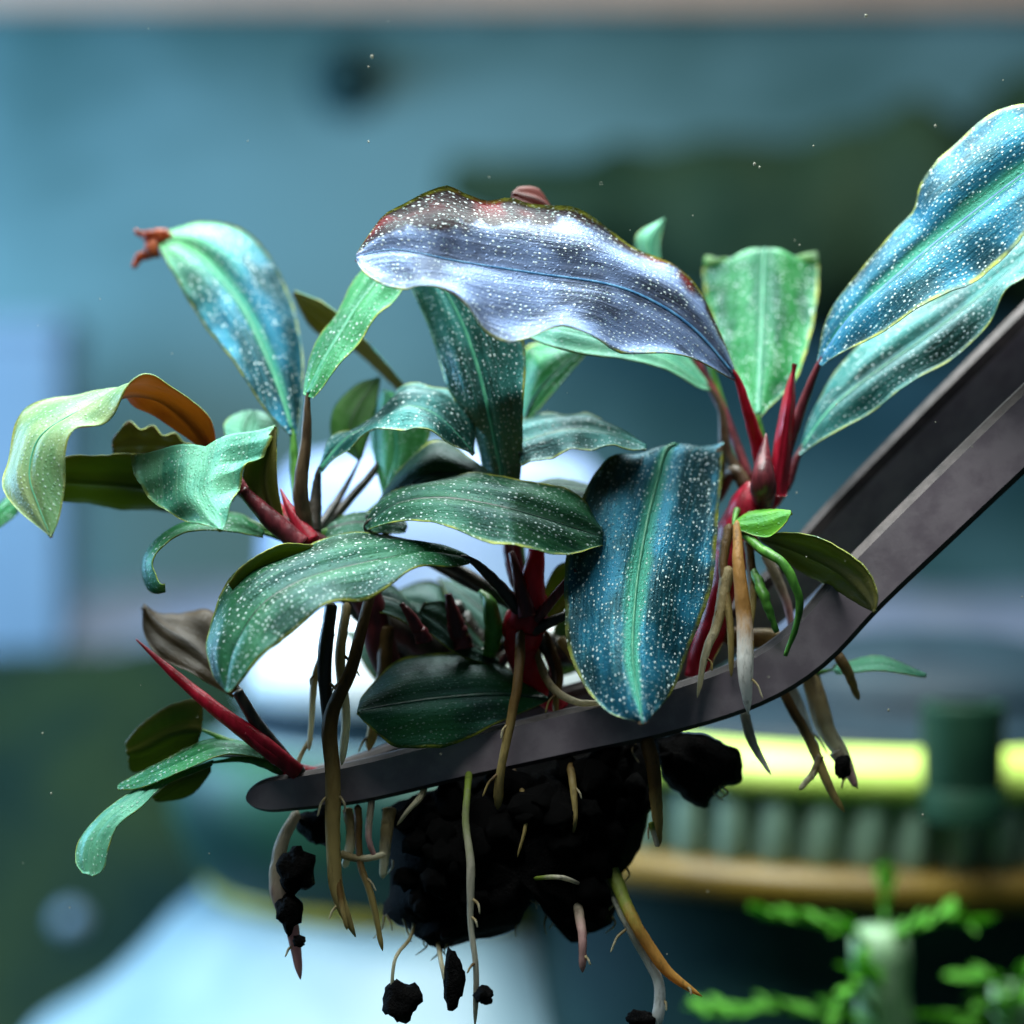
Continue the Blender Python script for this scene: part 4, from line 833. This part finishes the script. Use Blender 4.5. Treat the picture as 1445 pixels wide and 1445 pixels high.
def soil_clump(poly, d, depth, n, rr, label, group=None):
    cx, cy = np.mean(poly, axis=0)
    t = empty('soil_clump', P(cx, cy, d), label, 'soil', group)
    xs = [p[0] for p in poly]; ys = [p[1] for p in poly]
    # core: inflated outline
    sp = spline(np.array(list(poly) + [poly[0]], float), 90)[:-1]
    V = []; F = []; rings = 7; n0 = len(sp); c2 = np.array([cx, cy])
    for side in (-1, 1):
        for k in range(rings):
            f = 1 - k / rings * 1.0
            for i, q in enumerate(sp):
                pt = c2 + (q - c2) * f * 0.985
                dd = d + side * depth * math.sqrt(max(0, 1 - f * f)) + 1.2 * mnoise.noise((pt[0] * .03, pt[1] * .03, side)) * (1 - f ** 4)
                V.append(P(pt[0] + 5 * mnoise.noise((pt[0] * .06, pt[1] * .06, 4)), pt[1] + 5 * mnoise.noise((pt[0] * .06, pt[1] * .06, 8)), dd))
        V.append(P(cx, cy, d + side * depth))
    m = rings * n0 + 1
    for s_ in range(2):
        for k in range(rings - 1):
            for i in range(n0):
                i2 = (i + 1) % n0; F.append((s_ * m + k * n0 + i, s_ * m + k * n0 + i2, s_ * m + (k + 1) * n0 + i2, s_ * m + (k + 1) * n0 + i))
        for i in range(n0): F.append((s_ * m + (rings - 1) * n0 + i, s_ * m + (rings - 1) * n0 + (i + 1) % n0, s_ * m + rings * n0))
    for i in range(n0): F.append((i, (i + 1) % n0, m + (i + 1) % n0, m + i))
    mesh_obj('core', V, F, M_SOIL, t)
    k = 0; tries = 0
    while k < n and tries < 4000:
        tries += 1
        x, y = random.uniform(min(xs), max(xs)), random.uniform(min(ys), max(ys)); r = random.uniform(*rr)
        if not inside(poly, x, y) or edge_dist(poly, x, y) < r * 0.75: continue
        e = min(1, edge_dist(poly, x, y) / 60.0)
        dd = d - depth * math.sqrt(e) * random.uniform(0.55, 1.0)
        o = link_mesh('granule', random.choice(GM), t, P(x, y, dd)); k += 1
        o.scale = (r * K * random.uniform(.85, 1.2), r * K, r * K * random.uniform(.8, 1.15)); o.rotation_euler = [random.uniform(0, 6.28) for _ in range(3)]
    for _ in range(n // 2):
        x, y = random.choice(poly[:-2]); x += random.uniform(-10, 10); y += random.uniform(-14, 4)
        if not inside(poly, x, y): continue
        ln = random.uniform(14, 36)
        tube('root_hair', [(x, y, d - depth * 0.3), (x + random.uniform(-8, 8), y + ln * 0.5, d - depth * 0.4), (x + random.uniform(-16, 16), y + ln, d - depth * 0.4)], (1.8, 1.4, 0.8), ROOT['tan'], t, 8, 5, 0.1, tip=True)
    return t
soil_clump([(533, 1140), (541, 1180), (545, 1215), (547, 1262), (536, 1288), (560, 1306), (595, 1330), (622, 1341), (662, 1330), (700, 1322), (732, 1308), (756, 1266), (775, 1296), (808, 1334), (830, 1318), (866, 1304), (874, 1272), (868, 1248), (884, 1228), (906, 1200), (918, 1150), (918, 1100), (900, 1040), (780, 1060), (640, 1100)], 5, 8, 70, (16, 34), 'big black lump of soil hanging under the tweezers')
soil_clump([(922, 1042), (970, 1034), (1012, 1042), (1042, 1062), (1048, 1098), (1018, 1114), (992, 1142), (960, 1122), (940, 1104), (928, 1078)], 5, 4, 16, (10, 20), 'fist shaped black soil lump beside the big one')
soil_clump([(412, 1150), (470, 1140), (478, 1190), (455, 1196), (425, 1178)], 3, 2.5, 8, (8, 15), 'small black soil lump under the tweezer tip')
def pellet(x, y, d, rx, rz, seed, label, rot=0):
    vv, ff = blob_geo(rx * K, min(rx, rz) * K, rz * K, seed, 0.45, 3, 1.6)
    c = P(x, y, d); o = mesh_obj('soil_pellet', vv + c, ff, M_SOIL, None, c); o.rotation_euler = (0, rot, 0)
    return tag(o, label, 'soil')
pellet(418, 1228, -2, 26, 32, 3, 'rounded black soil pellet clinging to the tan root')
pellet(408, 1285, -2, 17, 30, 5, 'black soil crumb under the rounded pellet on the tan root')
pellet(421, 1328, -2.2, 9, 8, 6, 'tiny black soil speck low on the tan root')
pellet(566, 1411, -4, 25, 27, 7, 'angular black soil pellet dangling from a root hair')
pellet(640, 1384, -4, 14, 41, 9, 'long upright black soil pellet below the big lump')
pellet(682, 1405, -6.2, 14, 13, 11, 'small black soil crumb stuck to a thin white root')
pellet(905, 1440, -3, 20, 14, 12, 'black soil crumb at the thick pale root end')
pellet(1190, 1082, 1, 10, 18, 13, 'dark soil crumb caught among pale root ends')

# ------------------------------------------------------------------ specks drifting in the water
V = []; F = []
for (x, y, d, rr) in [(525, 80, -10, 2.2), (520, 95, -8, 1.4), (1065, 232, -6, 2.6), (1072, 236, -6, 1.6), (1148, 206, -4, 1.3), (1320, 178, -8, 2.0), (895, 498, -6, 1.6), (1222, 22, -5, 2.4), (690, 250, -12, 1.1), (520, 200, -8, 1.4), (72, 1120, -6, 1.5), (1302, 1150, -8, 1.6), (1254, 1002, -8, 1.6), (60, 1035, -9, 1.4)] + [(random.uniform(0, 1445), random.uniform(20, 1400), random.uniform(-14, 4), random.uniform(0.5, 1.1)) for _ in range(50)]:
    vv, ff = blob_geo(rr * K, rr * K, rr * K * 1.3, x, 0.4, 1); b = len(V)
    V += (vv + P(x, y, d)).tolist(); F += [tuple(i + b for i in f) for f in ff]
tag(mesh_obj('water_specks', V, F, ROOT['pale']), 'tiny pale specks drifting in the water', 'specks', kind='stuff')
